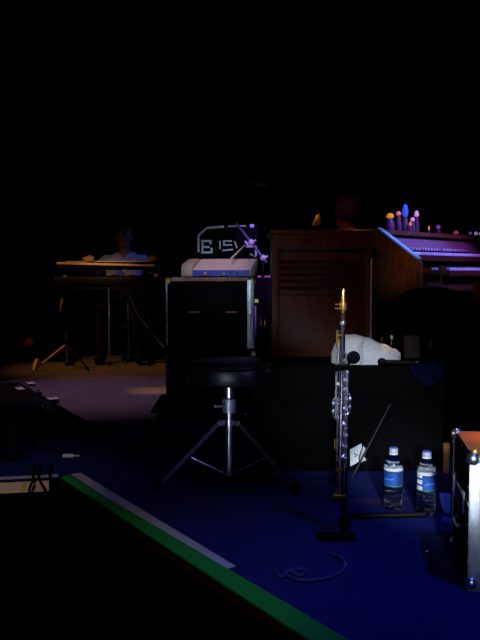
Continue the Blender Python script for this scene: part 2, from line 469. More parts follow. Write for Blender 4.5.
# ================================================================ DRUM THRONE
def throne():
    c = V((-0.042, 3.06, 0))
    t = thing('drum_throne', 'round black drum throne on chrome tripod, standing alone in front of the rack', 'stool', c)
    def L(name, m, mb): return mb.build(name, m, t, local=True)
    mb = MB(); mb.lathe([(0.02, 0.402), (0.145, 0.402), (0.158, 0.408), (0.162, 0.42), (0.162, 0.468), (0.154, 0.483), (0.12, 0.490), (0.02, 0.491)], seg=40)
    seat = L('seat', M_BLACKSHINY, mb)
    mb = MB(); mb.lathe([(0.1625, 0.462), (0.165, 0.466), (0.1615, 0.470)], seg=40, cap=False)
    mb.build('piping', M_BLACKMETAL, seat, local=True)
    mb = MB(); mb.cyl((0, 0, 0.345), (0, 0, 0.404), 0.020); L('seat_clamp', M_CHROME, mb)
    mb = MB(); mb.cyl((0, 0, 0.255), (0, 0, 0.37), 0.0095); L('seat_rod', M_CHROME, mb)
    mb = MB(); mb.cyl((0, 0, 0.285), (0, 0, 0.338), 0.026).cyl((0.0, 0, 0.31), (-0.05, -0.01, 0.31), 0.004).ball((-0.052, -0.01, 0.31), 0.007)
    L('height_collar', M_ALU, mb)
    mb = MB(); mb.cyl((0, 0, 0.045), (0, 0, 0.285), 0.0125); L('pole', M_CHROME, mb)
    mb = MB(); mb.cyl((0, 0, 0.235), (0, 0, 0.262), 0.020)
    for k in range(3):
        a = math.radians(-155 + 120 * k)
        mb.box((0.028 * math.cos(a), 0.028 * math.sin(a), 0.248), (0.03, 0.012, 0.02), Euler((0, 0, a)).to_matrix())
        mb.ball((0.042 * math.cos(a), 0.042 * math.sin(a), 0.25), 0.006)
    L('leg_hub', M_CHROME, mb)
    mb = MB(); mb.cyl((0, 0, 0.04), (0, 0, 0.058), 0.018)
    for k in range(6):
        a = math.radians(-155 + 60 * k)
        mb.ball((0.03 * math.cos(a), 0.03 * math.sin(a), 0.052), 0.005)
    L('lower_collar', M_CHROME, mb)
    for ang, R in ((-160, 0.28), (-26, 0.27), (88, 0.26)):
        a = math.radians(ang)
        d = V((math.cos(a), math.sin(a), 0)); s = V((-math.sin(a), math.cos(a), 0))
        mb = MB()
        for q in (-1, 1):
            mb.box((d * (0.04 + R) / 2 + s * 0.005 * q + V((0, 0, 0.138))), ((V((R, 0, 0.028)) - V((0.04, 0, 0.25))).length, 0.003, 0.014),
                   (Euler((0, 0, a)).to_matrix() @ Matrix.Rotation(math.atan2(0.25 - 0.028, R - 0.04), 3, 'Y')))
        leg = L('leg', mat('dull_chrome', (0.22, 0.22, 0.25), 0.35, 1.0), mb)
        mb = MB(); mb.cyl(d * 0.022 + V((0, 0, 0.05)), d * (R * 0.55) + V((0, 0, 0.122)), 0.0045)
        mb.build('brace', M_CHROME, leg, local=True)
        mb = MB(); mb.lathe([(0.016, 0), (0.02, 0.004), (0.019, 0.02), (0.012, 0.045)], c=d * (R + 0.005), seg=16)
        mb.build('rubber_foot', M_RUBBER, leg, local=True)
throne()

# ================================================================ BLACK ROAD CASE (long, under the towel)
CZ = 0.44
def road_case():
    x0, x1, y0, y1 = 0.045, 0.84, 3.27, 3.65
    t = thing('road_case', 'long low black road case behind the water bottles, carrying the white towel', 'case', ((x0 + x1) / 2, (y0 + y1) / 2, 0))
    mb = MB(); mb.box(((x0 + x1) / 2, (y0 + y1) / 2, 0.15), (x1 - x0, y1 - y0, 0.30), bevel=0.008); mb.build('body', M_BLACK, t)
    mb = MB(); mb.box(((x0 + x1) / 2, (y0 + y1) / 2, 0.372), (x1 - x0, y1 - y0, 0.136), bevel=0.008); mb.build('lid', M_BLACK, t)
    mb = MB(); mb.box(((x0 + x1) / 2, y0 - 0.002, 0.302), (x1 - x0, 0.006, 0.012)); mb.build('closing_strip', M_BLACK, t)
    for x in (0.2, 0.68):
        mb = MB(); mb.box((x, y0 - 0.004, 0.305), (0.07, 0.010, 0.06), bevel=0.002); l = mb.build('latch', M_BLACK, t)
        mb = MB(); mb.box((x, y0 - 0.011, 0.305), (0.03, 0.006, 0.02)); mb.build('latch_knob', M_BLACK, l)
    # torn label
    c = A(352, 449, y0 - 0.002)
    mb = MB()
    def P(px, py): p = A(px, py, y0 - 0.0015); return (p.x, p.y, p.z)
    mb.prism([P(350, 449.5), P(361.5, 443.5), P(362, 447), P(358.5, 457), P(359, 461.5), P(350.5, 466.5)], (0, 0.001, 0))
    mb.prism([P(363.5, 446), P(366, 449.5), P(363.5, 456), P(366.5, 460), P(360.5, 462.5), P(359.8, 458)], (0, 0.001, 0))
    lb = mb.build('label_sticker', M_PAPER, t, smooth=False)
    lb['label'] = 'torn white paper label'
    mb = MB()
    for (px, py) in ((355, 454), (357, 455), (355.5, 456.5)):
        p = A(px, py, y0 - 0.0026); mb.box(p, (0.006, 0.0008, 0.006))
    mb.build('print', M_GREY, lb)
road_case()

# dark blue cloth over the right end of the case
def drape_cloth():
    mb = MB(); bm = mb.bm
    n, m = 22, 20
    x0, x1 = 0.70, 0.842
    grid = []
    for j in range(m + 1):
        row = []
        s = j / m
        for i in range(n + 1):
            u = i / n
            x = x0 + (x1 - x0) * u
            w = 0.006 * math.sin(u * 13 + s * 5) + 0.004 * math.sin(u * 27)
            L = s * 0.22
            if L < 0.10:
                y = 3.25 + 0.10 - L + 0.012; z = CZ + 0.008 + abs(w)
            else:
                y = 3.256 - abs(w) - 0.004; z = CZ + 0.008 - (L - 0.10) * (0.75 - 0.55 * (2 * u - 1) ** 2)
            row.append(bm.verts.new((x + 0.01 * math.sin(s * 6), y, z)))
        grid.append(row)
    for j in range(m):
        for i in range(n):
            bm.faces.new((grid[j][i], grid[j][i + 1], grid[j + 1][i + 1], grid[j + 1][i]))
    r = bmesh.ops.solidify(bm, geom=bm.faces[:], thickness=-0.006)
    return mb.build('cloth', M_BLUECLOTH)
tag(drape_cloth(), 'dark blue cloth hanging over the right end of the long black case', 'cloth')

# ---- white towel
def towel():
    mb = MB(); bm = mb.bm
    bmesh.ops.create_icosphere(bm, subdivisions=6, radius=1.0)
    def lerp_prof(u, prof):
        for (a, va), (b, vb) in zip(prof[:-1], prof[1:]):
            if a <= u <= b:
                t = (u - a) / (b - a); t = t * t * (3 - 2 * t)
                return va + (vb - va) * t
        return prof[-1][1]
    cx, cy = 0.535, 3.385
    hp = [(-1, 0.05), (-0.88, 0.085), (-0.65, 0.122), (-0.35, 0.122), (0.0, 0.108), (0.5, 0.082), (0.85, 0.060), (1.0, 0.045)]
    rnd = random.Random(4)
    folds = [(rnd.uniform(-1, 1), rnd.uniform(2.5, 6), rnd.uniform(0, 6), rnd.uniform(-0.9, 0.9)) for _ in range(7)]
    for v in bm.verts:
        u, d, z = v.co
        h = lerp_prof(max(-1, min(1, u)), hp)
        zz = max(0.0, z)
        w = (max(0.0001, 1 - abs(u) ** 2)) ** 0.5
        zn = min(1.0, (zz / w) ** 0.75)
        nz = 0.0
        for (a, f, p, k) in folds:
            s = math.sin(f * (u * (1.2 + 0.3 * k) + k * zz * 1.4 + 0.3 * d) + p)
            nz += 0.0011 * s
        # one big fold curling through the middle
        g = math.exp(-((u + 0.25 - 0.35 * (zz - 0.4) ** 2) / 0.05) ** 2)
        g2 = math.exp(-((zz - 0.55 - 0.12 * math.sin(4 * u)) / 0.09) ** 2) * (1 if -0.2 < u < 0.5 else 0)
        y = d * 0.085 - g * 0.014 * (1 if d < 0 else 0) + g2 * 0.012 * (1 if d < 0 else 0) + nz * (1 if d < 0 else 0.4)
        v.co = V((cx + u * 0.147, cy + y, CZ + 0.001 + h * zn + nz * zn * 0.8))
    return mb.build('towel', M_TOWEL)
tag(towel(), 'rumpled white towel heaped on the long black case behind the saxophone', 'towel')

# little things behind the towel and on the case
for (px, ptop, lab) in ((382, 337, 'slim dark vial with grey cap behind the towel, left of its pair'), (391.5, 335, 'slim dark vial with bright white cap behind the towel, right of its pair')):
    p = A(px, ptop, 3.56)
    t = thing('vial', lab, 'bottle', (p.x, 3.56, CZ), group='vials behind the towel')
    mb = MB(); mb.lathe([(0.009, 0), (0.010, 0.004), (0.010, p.z - CZ - 0.022), (0.006, p.z - CZ - 0.016)], seg=14); mb.build('body', M_BLACKSHINY, t, local=True)
    mb = MB(); mb.lathe([(0.0075, p.z - CZ - 0.017), (0.008, p.z - CZ - 0.004), (0.006, p.z - CZ)], seg=14); mb.build('cap', M_WHITE if px > 385 else M_GREY, t, local=True)
p0 = A(404, 335, 3.60); p1 = A(418.5, 359, 3.60)
mb = MB(); mb.box(((p0.x + p1.x) / 2, 3.60, (CZ + p0.z) / 2 + 0.0005), (p1.x - p0.x, 0.05, p0.z - CZ), bevel=0.004)
tag(mb.build('carton', M_GREY), 'small dull grey carton standing behind the right end of the towel', 'box')
# black tube lying in front of the towel
a = A(378, 365, 3.272); b = A(404, 364.5, 3.272)
t = thing('microphone', 'black microphone lying on the case in front of the towel', 'microphone', ((a.x + b.x) / 2, 3.278, CZ))
mb = MB(); mb.tube([(a.x + 0.03, 3.285, CZ + 0.013), (b.x + 0.05, 3.285, CZ + 0.012)], [0.012, 0.010], 14); h = mb.build('handle', M_BLACKMETAL, t)
mb = MB(); mb.ball((a.x + 0.018, 3.285, CZ + 0.0165), 0.016, (1.15, 1, 1)); mb.build('grille', M_BLACKMETAL, t)
mb = MB(); mb.cyl((b.x + 0.05, 3.285, CZ + 0.012), (b.x + 0.062, 3.285, CZ + 0.012), 0.006); mb.build('plug', M_ALU, t)

# thin rod leaning on the case
g0 = V((A(352, 492, 3.16).x, 3.16, 0.004)); g1 = A(395, 430, 3.245)
mb = MB(); mb.tube([g0, V((0.615, 3.246, 0.285)), ], 0.004, 8)
tag(mb.build('rod', mat('grey_rod', (0.03, 0.03, 0.034), 0.6, spec=0.2)), 'thin dark rod leaning against the long black case, left of the bottles', 'rod')

# ================================================================ WATER BOTTLES
def bottle(x, y, label, turn, prog=0):
    t = thing('water_bottle', label, 'bottle', (x, y, 0), turn, 'water bottles on the stage floor')
    R = 0.0325
    prof = [(0.008, 0.006), (0.020, 0.001), (0.028, 0.0), (0.0315, 0.006), (R, 0.016)]
    for k in range(33):
        z = 0.019 + k * 0.0019
        prof.append((R - 0.0022 + 0.0022 * math.cos((z - 0.019) / 0.0122 * 2 * PI), z))
    prof += [(R, 0.082), (R - 0.0012, 0.084), (R - 0.0012, 0.148), (R, 0.150), (0.0318, 0.158), (0.027, 0.172), (0.019, 0.184), (0.0135, 0.190), (0.0125, 0.196)]
    mb = MB(); mb.lathe(prof, seg=36); mb.build('body', M_PET, t, local=True)
    zl = 0.138 if prog == 0 else 0.165
    wp = [(0.006, 0.010), (0.026, 0.006), (0.030, 0.016), (0.030, 0.150), (0.0285, 0.158)]
    if prog: wp += [(0.026, 0.166)]
    mb = MB(); mb.lathe(wp, seg=36); mb.build('water', M_WATER, t, local=True)
    mb = MB(); mb.cyl((0, 0, 0.193), (0, 0, 0.197), 0.0155, seg=24); mb.build('neck_ring', M_WHITE, t, local=True)
    # cap with grip ribs
    mb = MB(); bm = mb.bm
    def rr(k): return 0.0142 + (0.0005 if k % 2 else 0)
    n = 40
    rows = []
    for z, s in ((0.1975, 1), (0.214, 1), (0.217, 0.9)):
        rows.append([bm.verts.new((rr(k) * s * math.cos(2 * PI * k / n), rr(k) * s * math.sin(2 * PI * k / n), z)) for k in range(n)])
    for j in range(2):
        for k in range(n):
            bm.faces.new((rows[j][k], rows[j][(k + 1) % n], rows[j + 1][(k + 1) % n], rows[j + 1][k]))
    bm.faces.new(rows[0][::-1]); f = bm.faces.new(rows[-1]); f.material_index = 1
    for f in bm.faces:
        if f.calc_center_median().z > 0.2145: f.material_index = 1
    c = mb.build('cap', [mat('cap_white', (0.45, 0.46, 0.49), 0.5), M_CAPBLUE], t, local=True)
    # wrapped label: bright white top band, blue picture field, white text panel, green foot
    zs = [0.0845, 0.088, 0.094, 0.101, 0.108, 0.115, 0.122, 0.129, 0.1385, 0.1490]
    seg = 48
    def pick(j, k):
        kk = (k / seg * 360) % 360
        if j == 8: return 1
        if j == 0: return 3
        if 60 <= kk < 165: return 0 if 1 <= j <= 6 else 2
        if 15 <= kk < 60 or 215 <= kk < 260: return 1 if j not in (3, 6) else 2
        if 265 <= kk < 340: return 0 if 1 <= j <= 6 else 2
        return 2
    mb = MB(); mb.lathe([(R + 0.0003, z) for z in zs], seg=seg, pick=pick, cap=False)
    mb.build('label_wrap', [M_LBLUE, M_WHITE, M_LNAVY, M_LGREEN], t, local=True)
    # white swoosh over the blue field
    for a0, a1, z0, z1 in ((75, 140, 0.104, 0.116), (275, 325, 0.106, 0.117)):
        pts = []
        for q in range(9):
            s = q / 8; a = math.radians(a0 + (a1 - a0) * s)
            pts.append(V(((R + 0.0006) * math.cos(a), (R + 0.0006) * math.sin(a), z0 + (z1 - z0) * s + 0.004 * math.sin(s * 6))))
        mb = MB(); mb.tube(pts, 0.0009, 5)
        mb.build('label_print', mat('label_lightblue', (0.25, 0.5, 0.8), 0.5), t, local=True)
pL = G(393, 508.5); pR = G(426, 513.5)
bottle(pL.x, pL.y, 'left of two clear water bottles on the floor, standing nearer the saxophone', math.radians(120), 0)
bottle(pR.x, pR.y, 'right of two clear water bottles on the floor, standing nearer the flight case', math.radians(172), 1)

# ================================================================ SAXOPHONE, ITS STAND AND CLIP MICROPHONE
SD = 2.50
s_top = A(343.5, 288, SD); s_bot = A(339.5, 497, SD)
ax = (s_top - s_bot).normalized(); SL = (s_top - s_bot).length
Qs = ax.to_track_quat('Z', 'Y').to_matrix()
# make a frame with local x to picture right, local y away from the camera
xx = (V((1, 0, 0)) - ax * ax.x).normalized(); yy = ax.cross(xx)
def SP(x, y, z): return s_bot + xx * x + yy * y + ax * z
sax = thing('soprano_saxophone', 'slender silver soprano saxophone with gold mouthpiece standing upright on its stand', 'saxophone', s_bot)
axs = lambda prof, seg=24: MB().lathe(prof, c=s_bot, seg=seg, axis=ax)
M_NICKEL = mat('dark_nickel', (0.34, 0.30, 0.36), 0.24, 1.0, 0.25, 60)
axs([(0.0185, 0.0), (0.0190, 0.004), (0.0168, 0.014), (0.0150, 0.035), (0.0140, 0.08), (0.0125, 0.22), (0.0100, 0.42), (0.0085, 0.505), (0.0080, 0.555), (0.0070, 0.556)]).build('body_tube', M_NICKEL, sax)
axs([(0.0188, -0.001), (0.0202, 0.002), (0.0202, 0.007), (0.0186, 0.011)]).build('bell_ring', M_GOLD, sax)
axs([(0.0094, 0.085), (0.0152, 0.086), (0.0152, 0.094), (0.0094, 0.095)]).build('tube_ring', M_GOLD, sax)
axs([(0.0096, 0.545), (0.0105, 0.549), (0.0105, 0.557), (0.0080, 0.561)]).build('neck_ring', M_SILVER, sax)
axs([(0.0068, 0.556), (0.0066, 0.590), (0.004, 0.591)]).build('neck_cork', mat('cork', (0.05, 0.03, 0.02), 0.9), sax)
mp = axs([(0.0100, 0.586), (0.0105, 0.590), (0.0105, 0.618), (0.0092, 0.628), (0.0072, SL - 0.008), (0.0035, SL), (0.001, SL)])
mpo = mp.build('mouthpiece', M_GOLD, sax)
mb = axs([(0.0107, 0.594), (0.0113, 0.596), (0.0113, 0.616), (0.0107, 0.618)])
for z in (0.599, 0.612):
    mb.cyl(SP(-0.008, -0.004, z), SP(-0.022, -0.006, z), 0.0014, seg=8).ball(SP(-0.023, -0.006, z), 0.0030, seg=8)
mb.build('ligature', M_BRASS, mpo)
# long rods and posts
def rod(name, x, y, z0, z1, r, m):
    mb = MB(); mb.cyl(SP(x, y, z0), SP(x, y, z1), r, seg=10)
    o = mb.build(name, m, sax)
    n = max(2, int((z1 - z0) / 0.06))
    for i in range(n + 1):
        z = z0 + (z1 - z0) * i / n
        mb = MB(); mb.cyl(SP(x * 0.3, y * 0.3, z), SP(x, y, z), 0.0016, seg=8).ball(SP(x, y, z), r * 1.55, seg=10)
        mb.build('post', M_SILVER, o)
rod('key_rod', -0.0175, -0.004, 0.27, 0.528, 0.0032, M_SILVER)
rod('key_rod', 0.0165, -0.008, 0.10, 0.40, 0.0026, M_SILVER)
rod('key_rod', 0.010, -0.0165, 0.14, 0.46, 0.0020, M_SILVER)
rod('key_rod', -0.013, -0.013, 0.12, 0.30, 0.0020, M_SILVER)
# octave key at the neck
mb = MB(); mb.box(SP(-0.010, -0.004, 0.515), (0.016, 0.006, 0.006)).box(SP(-0.0175, -0.006, 0.50), (0.006, 0.005, 0.05)); mb.build('octave_key', M_GOLD, sax)
# key cups with pearls, down the front and right side
for i, z in enumerate((0.13, 0.165, 0.20, 0.235, 0.285, 0.315, 0.345, 0.375, 0.405, 0.435)):
    a = math.radians(-52 + (i % 3) * 9)
    d = xx * math.cos(a) + yy * math.sin(a)
    R0 = 0.0165 - 0.006 * (z / 0.5)
    c = SP(0, 0, z) + d * R0
    rk = 0.0125 - 0.008 * (z / 0.5) * 0.6
    mb = MB(); mb.lathe([(rk * 0.4, 0), (rk, 0.001), (rk, 0.004), (rk * 0.7, 0.0055), (0.001, 0.006)], c=c, seg=18, axis=d)
    k = mb.build('key_cup', M_SILVER, sax)
    mb = MB(); mb.ball(c + d * 0.0065, rk * 0.36, seg=10); mb.build('key_pearl', M_IVORY, k)
for i, z in enumerate((0.155, 0.255, 0.31, 0.36)):
    a = math.radians(200 + 12 * (i % 2))
    d = xx * math.cos(a) + yy * math.sin(a)
    c = SP(0, 0, z) + d * 0.013
    mb = MB(); mb.lathe([(0.004, 0), (0.009, 0.001), (0.009, 0.004), (0.002, 0.0055)], c=c, seg=16, axis=d)
    mb.box(SP(-0.019, -0.006, z + 0.018), (0.004, 0.005, 0.03))
    mb.build('side_key', M_GOLD if i == 0 else M_SILVER, sax)
for sgn, z in ((-1, 0.285), (1, 0.30)):
    mb = MB(); pts = [SP(sgn * x, -0.004, zz) for x, zz in ((0.012, z - 0.035), (0.025, z - 0.028), (0.027, z), (0.025, z + 0.028), (0.012, z + 0.035))]
    mb.tube(arc_pts(pts, 5), 0.0018, 8); mb.ball(SP(sgn * 0.026, -0.006, z - 0.012), 0.005, (1, 0.7, 1.7)); mb.ball(SP(sgn * 0.026, -0.006, z + 0.014), 0.005, (1, 0.7, 1.7))
    mb.build('palm_key', M_SILVER, sax)
mb = MB(); mb.tube(arc_pts([SP(0, 0.012, 0.33), SP(0, 0.03, 0.325), SP(0, 0.032, 0.31), SP(0, 0.026, 0.30)], 5), 0.002, 8); mb.build('thumb_hook', M_GOLD, sax)

# stand
fz = 0.0
b0 = G(347.5, 540)
st = thing('saxophone_stand', 'low black saxophone stand with flat base bars under the silver saxophone', 'stand', (b0.x, b0.y, 0))
pz = s_bot.z
bx, by = b0.x + 0.012, SD + 0.035
mb = MB(); l = G(319, 540)
mb.box(((l.x + b0.x + 0.02) / 2, b0.y, 0.012), (b0.x - l.x + 0.03, 0.035, 0.022), bevel=0.004); mb.build('base_bar', M_BLACKMETAL, st)
mb = MB(); r = V((0.62, 2.655, 0.010)); q0 = V((b0.x, b0.y + 0.02, 0.010)); q1 = V((bx, by + 0.10, 0.010))
mb.tube([q0, q1], 0.010, 10); mb.build('base_bar', M_BLACKMETAL, st)
mb = MB(); mb.tube([q1, r], 0.010, 10).ball(r, 0.012); mb.build('base_bar', M_BLACKMETAL, st)
mb = MB(); mb.cyl((bx - 0.006, by, 0.008), (bx - 0.003, by, s_bot.z + 0.31), 0.007); mb.build('post', M_BLACKMETAL, st)
mb = MB(); mb.box((bx - 0.006, by, 0.02), (0.03, 0.05, 0.03), bevel=0.004); mb.tube([(bx - 0.006, by, 0.012), q0 + V((0, 0, 0.0))], 0.009, 8); mb.build('post_block', M_BLACKMETAL, st)
mb = MB(); zc = s_bot.z - 0.006
mb.cyl((s_bot.x, s_bot.y, zc - 0.006), (s_bot.x, s_bot.y, zc + 0.0035), 0.022, seg=24)
mb.tube([(s_bot.x - 0.05, SD, zc - 0.002), (s_bot.x, SD, zc - 0.002), (bx - 0.006, by, zc - 0.002)], 0.0055, 8)
mb.build('rest_arm', M_BLACKMETAL, st)
mb = MB(); zh = s_bot.z + 0.30; sh = SP(0, 0, 0.30)
mb.tube(arc_pts([(bx - 0.003, by, zh), (sh.x + 0.02, sh.y + 0.03, zh), (sh.x, sh.y + 0.0225, zh), (sh.x - 0.02, sh.y + 0.020, zh)], 6), 0.004, 8); mb.build('holder_hook', M_BLACKMETAL, st)

# clip-on microphone
mc = A(353.5, 357.5, SD - 0.045)
cp = SP(0, 0, (366 - 497) / (288 - 497) * SL)
mic = thing('clip_microphone', 'small black ball microphone clipped across the saxophone before the towel', 'microphone', cp)
mb = MB(); mb.ball(mc, 0.0205, seg=20); mb.build('windscreen', mat('black_foam', (0.006, 0.006, 0.007), 1.0, 0, 0.3, 300, 0.8, spec=0.05), mic)
mb = MB(); mb.tube(arc_pts([cp + V((-0.024, -0.020, -0.006)), cp + V((-0.005, -0.034, 0.002)), cp + V((0.015, -0.040, 0.012)), mc + V((-0.014, 0.002, -0.003))], 6), 0.005, 8); mb.build('gooseneck', M_RUBBER, mic)
mb = MB(); mb.lathe([(0.0178, -0.008), (0.0218, -0.008), (0.0218, 0.006), (0.0178, 0.006), (0.0178, -0.008)], c=cp, seg=20, axis=ax, cap=False); mb.build('clamp', M_RUBBER, mic)

# ================================================================ FLIGHT CASE AT THE RIGHT
def flight_case():
    c0 = G(468, 591)
    yaw = -math.radians(8.0)
    t = thing('flight_case', 'flight case with aluminium edges and brown top at the right foreground', 'case', (c0.x, c0.y, 0), yaw)
    W, D, H = 0.62, 0.335, 0.352
    def L(name, m, mb, p=None, smooth=True): return mb.build(name, m, p or t, local=True, smooth=smooth)
    mb = MB(); mb.box((W / 2, D / 2, H / 2), (W - 0.004, D - 0.004, H - 0.004)); L('body', M_BLACK, mb, smooth=False)
    mb = MB(); mb.box((W / 2, D / 2, H + 0.0008), (W - 0.012, D - 0.026, 0.004)); L('top_panel', M_TOPRUST, mb, smooth=False)
    mb = MB(); mb.box((W / 2, -0.001, H / 2), (W - 0.07, 0.004, H - 0.06)); L('front_panel', M_BLACK, mb, smooth=False)
    # aluminium edge extrusions
    aw, th = 0.032, 0.003
    for (x, y, name) in ((0, 0, 'n'), (0, D, 'n'), (W, 0, 'n'), (W, D, 'n')):
        sx = 1 if x == 0 else -1; sy = 1 if y == 0 else -1
        mb = MB()
        mb.box((x + sx * aw / 2, y, H / 2), (aw, th, H), bevel=0.001)
        w2 = (0.008 if y == 0 else 0.012) if x == 0 else aw
        mb.box((x, y + sy * w2 / 2, H / 2), (th, w2, H), bevel=0.001)
        e = L('edge_trim', M_ALU, mb)
        for k in range(7):
            mb = MB(); mb.ball((x - sx * 0.0018, y + sy * 0.004, 0.03 + k * (H - 0.06) / 6), 0.0035, seg=8); mb.build('rivet', M_CHROME, e, local=True)
    for (y, z) in ((0, H), (D, H), (0, 0.004), (D, 0.004)):
        sy = 1 if y == 0 else -1
        mb = MB(); mb.box((W / 2, y + sy * 0.008, z), (W, 0.016, th), bevel=0.001)
        mb.box((W / 2, y, z + (-0.008 if z > 0.1 else 0.008)), (W, th, 0.016), bevel=0.001)
        L('edge_trim', M_ALU, mb)
    for z in (H, 0.004):
        mb = MB(); mb.box((0.003, D / 2, z - 0.004 if z > 0.1 else z + 0.004), (th, D, 0.012), bevel=0.001); L('edge_trim', M_BLACKMETAL, mb)
    # ball corners
    for x in (0, W):
        for y in (0, D):
            for z in (0.020, H - 0.006):
                sx = 1 if x == 0 else -1; sy = 1 if y == 0 else -1
                mb = MB(); mb.ball((x + sx * 0.008, y + sy * 0.008, z), 0.018, (1, 1, 1.05), 18)
                L('ball_corner', M_CHROME, mb)
    mb = MB(); mb.ball((0.012, 0.008, H + 0.013), 0.009, seg=12); L('corner_stud', M_BRASS, mb)
    # left face: recessed latch, handle and lid joint
    mb = MB(); mb.box((-0.001, D / 2, H * 0.64), (0.004, D - 0.02, 0.012)); L('lid_joint', M_ALU, mb)
    mb = MB(); mb.box((-0.001, D / 2, H * 0.42), (0.005, 0.11, 0.10), bevel=0.002); dish = L('handle_dish', M_BLACKMETAL, mb)
    mb = MB(); mb.tube(arc_pts([(-0.004, D / 2 - 0.045, H * 0.38), (-0.012, D / 2 - 0.03, H * 0.36), (-0.012, D / 2 + 0.03, H * 0.36), (-0.004, D / 2 + 0.045, H * 0.38)], 5), 0.004, 8)
    mb.build('handle', M_CHROME, dish, local=True)
    mb = MB(); mb.box((-0.003, D * 0.78, H * 0.60), (0.006, 0.04, 0.07), bevel=0.002); L('latch', M_CHROME, mb)
    mb = MB(); mb.box((-0.003, D * 0.25, H * 0.60), (0.006, 0.03, 0.06), bevel=0.002); L('latch', M_CHROME, mb)
flight_case()

# bits between bottles and the flight case
def blob(name, m, c, s, seed, z0):
    rnd = random.Random(seed)
    mb = MB(); bmesh.ops.create_icosphere(mb.bm, subdivisions=4, radius=1)
    ph = [rnd.uniform(0, 6) for _ in range(6)]
    for v in mb.bm.verts:
        x, y, z = v.co
        k = 1 + 0.13 * math.sin(5 * x + ph[0]) * math.cos(4 * y + ph[1]) + 0.09 * math.sin(9 * z + ph[2] + 3 * x)
        v.co = V((c[0] + x * s[0] * k, c[1] + y * s[1] * k, z0 + max(0, (z + 0.75) / 1.75) * s[2] * k))
    return mb.build(name, m)
p = G(443, 512)
mb = MB()
u0 = A(439.8, 489.5, 2.72); u1 = A(451, 490.5, 2.72); u2 = A(450.5, 509.5, 2.70); u3 = A(445, 509.5, 2.70); u4 = A(441.5, 501, 2.71)
mb.prism([V((q.x, q.y, q.z)) for q in (u0, u1, u2, u3, u4)], (0, 0.012, 0), bevel=0.002)
ob = mb.build('white_card', M_PAPER); ob.location.z = 0.0
tag(ob, 'small white card standing on the floor against the flight case side', 'card')
p = G(447, 524)
tag(blob('purple_cloth', M_PURPLE, (p.x - 0.004, p.y, 0), (0.018, 0.014, 0.022), 3, 0.0), 'little purple cloth on the floor beside the flight case', 'cloth')

p0 = A(444.6, 444, 3.23); p1 = A(450, 476, 3.23)
mb = MB(); mb.box(((p0.x + p1.x) / 2, 3.252, p0.z / 2), (p1.x - p0.x, 0.02, p0.z), bevel=0.002)
tag(mb.build('wood_block', mat('orange_lit_wood', (0.22, 0.075, 0.02), 0.7)), 'narrow orange-lit wood block standing behind the flight case', 'block')  # orange light put into the block colour
# ================================================================ FLOOR BITS
def jack(name, p, ang, label):
    t = thing('cable_plug', label, 'plug', (p.x, p.y, 0), ang)
    mb = MB(); mb.cyl((-0.035, 0, 0.0095), (0.012, 0, 0.0095), 0.0092, seg=14); mb.build('barrel', M_WHITE, t, local=True)
    mb = MB(); mb.cyl((0.012, 0, 0.0095), (0.034, 0, 0.0085), 0.0045, seg=12).ball((0.034, 0, 0.0085), 0.0045, seg=8); mb.build('tip', M_ALU, t, local=True)
jack('cable_plug', G(71, 458), math.radians(4), 'small white cable plug lying on the dark floor near the stage corner')
p = G(138, 430)
mb = MB(); mb.prism([(G(131, 428).x, G(131, 428).y, 0.0003), (G(134, 432).x, G(134, 432).y, 0.0003), (G(148, 433.5).x, G(148, 433.5).y, 0.0003), (G(143, 429.5).x, G(143, 429.5).y, 0.0003)], (0, 0, 0.001))
tag(mb.build('tape_scrap', M_TAPE, smooth=False), 'pale tape scrap on the floor left of the rack dolly', 'tape')
# cable coil, the blue light put into its colour
pts = [G(x, y, 0.006) for x, y in ((276, 572), (281, 577), (290, 571), (300, 576), (307, 571), (297, 569), (285, 573), (300, 580), (322, 579), (338, 574), (345, 566), (341, 558), (330, 553))]
mb = MB(); mb.tube(arc_pts(pts, 8), 0.0055, 8)
tag(mb.build('cable_coil', mat('blue_lit_cable', (0.03, 0.035, 0.16), 0.3)), 'dark loose cable loop on the blue floor in front of the saxophone stand', 'cable')
pts = [G(x, y, 0.004) for x, y in ((420, 545), (431, 552), (434, 552.5))]
p = G(427, 552)
mb = MB(); mb.ball((p.x, p.y, 0.0025), 0.004, (1, 1, 0.6), 8)
tag(mb.build('paper_scrap', M_PAPER), 'tiny pale scrap on the blue floor in front of the right bottle', 'scrap')

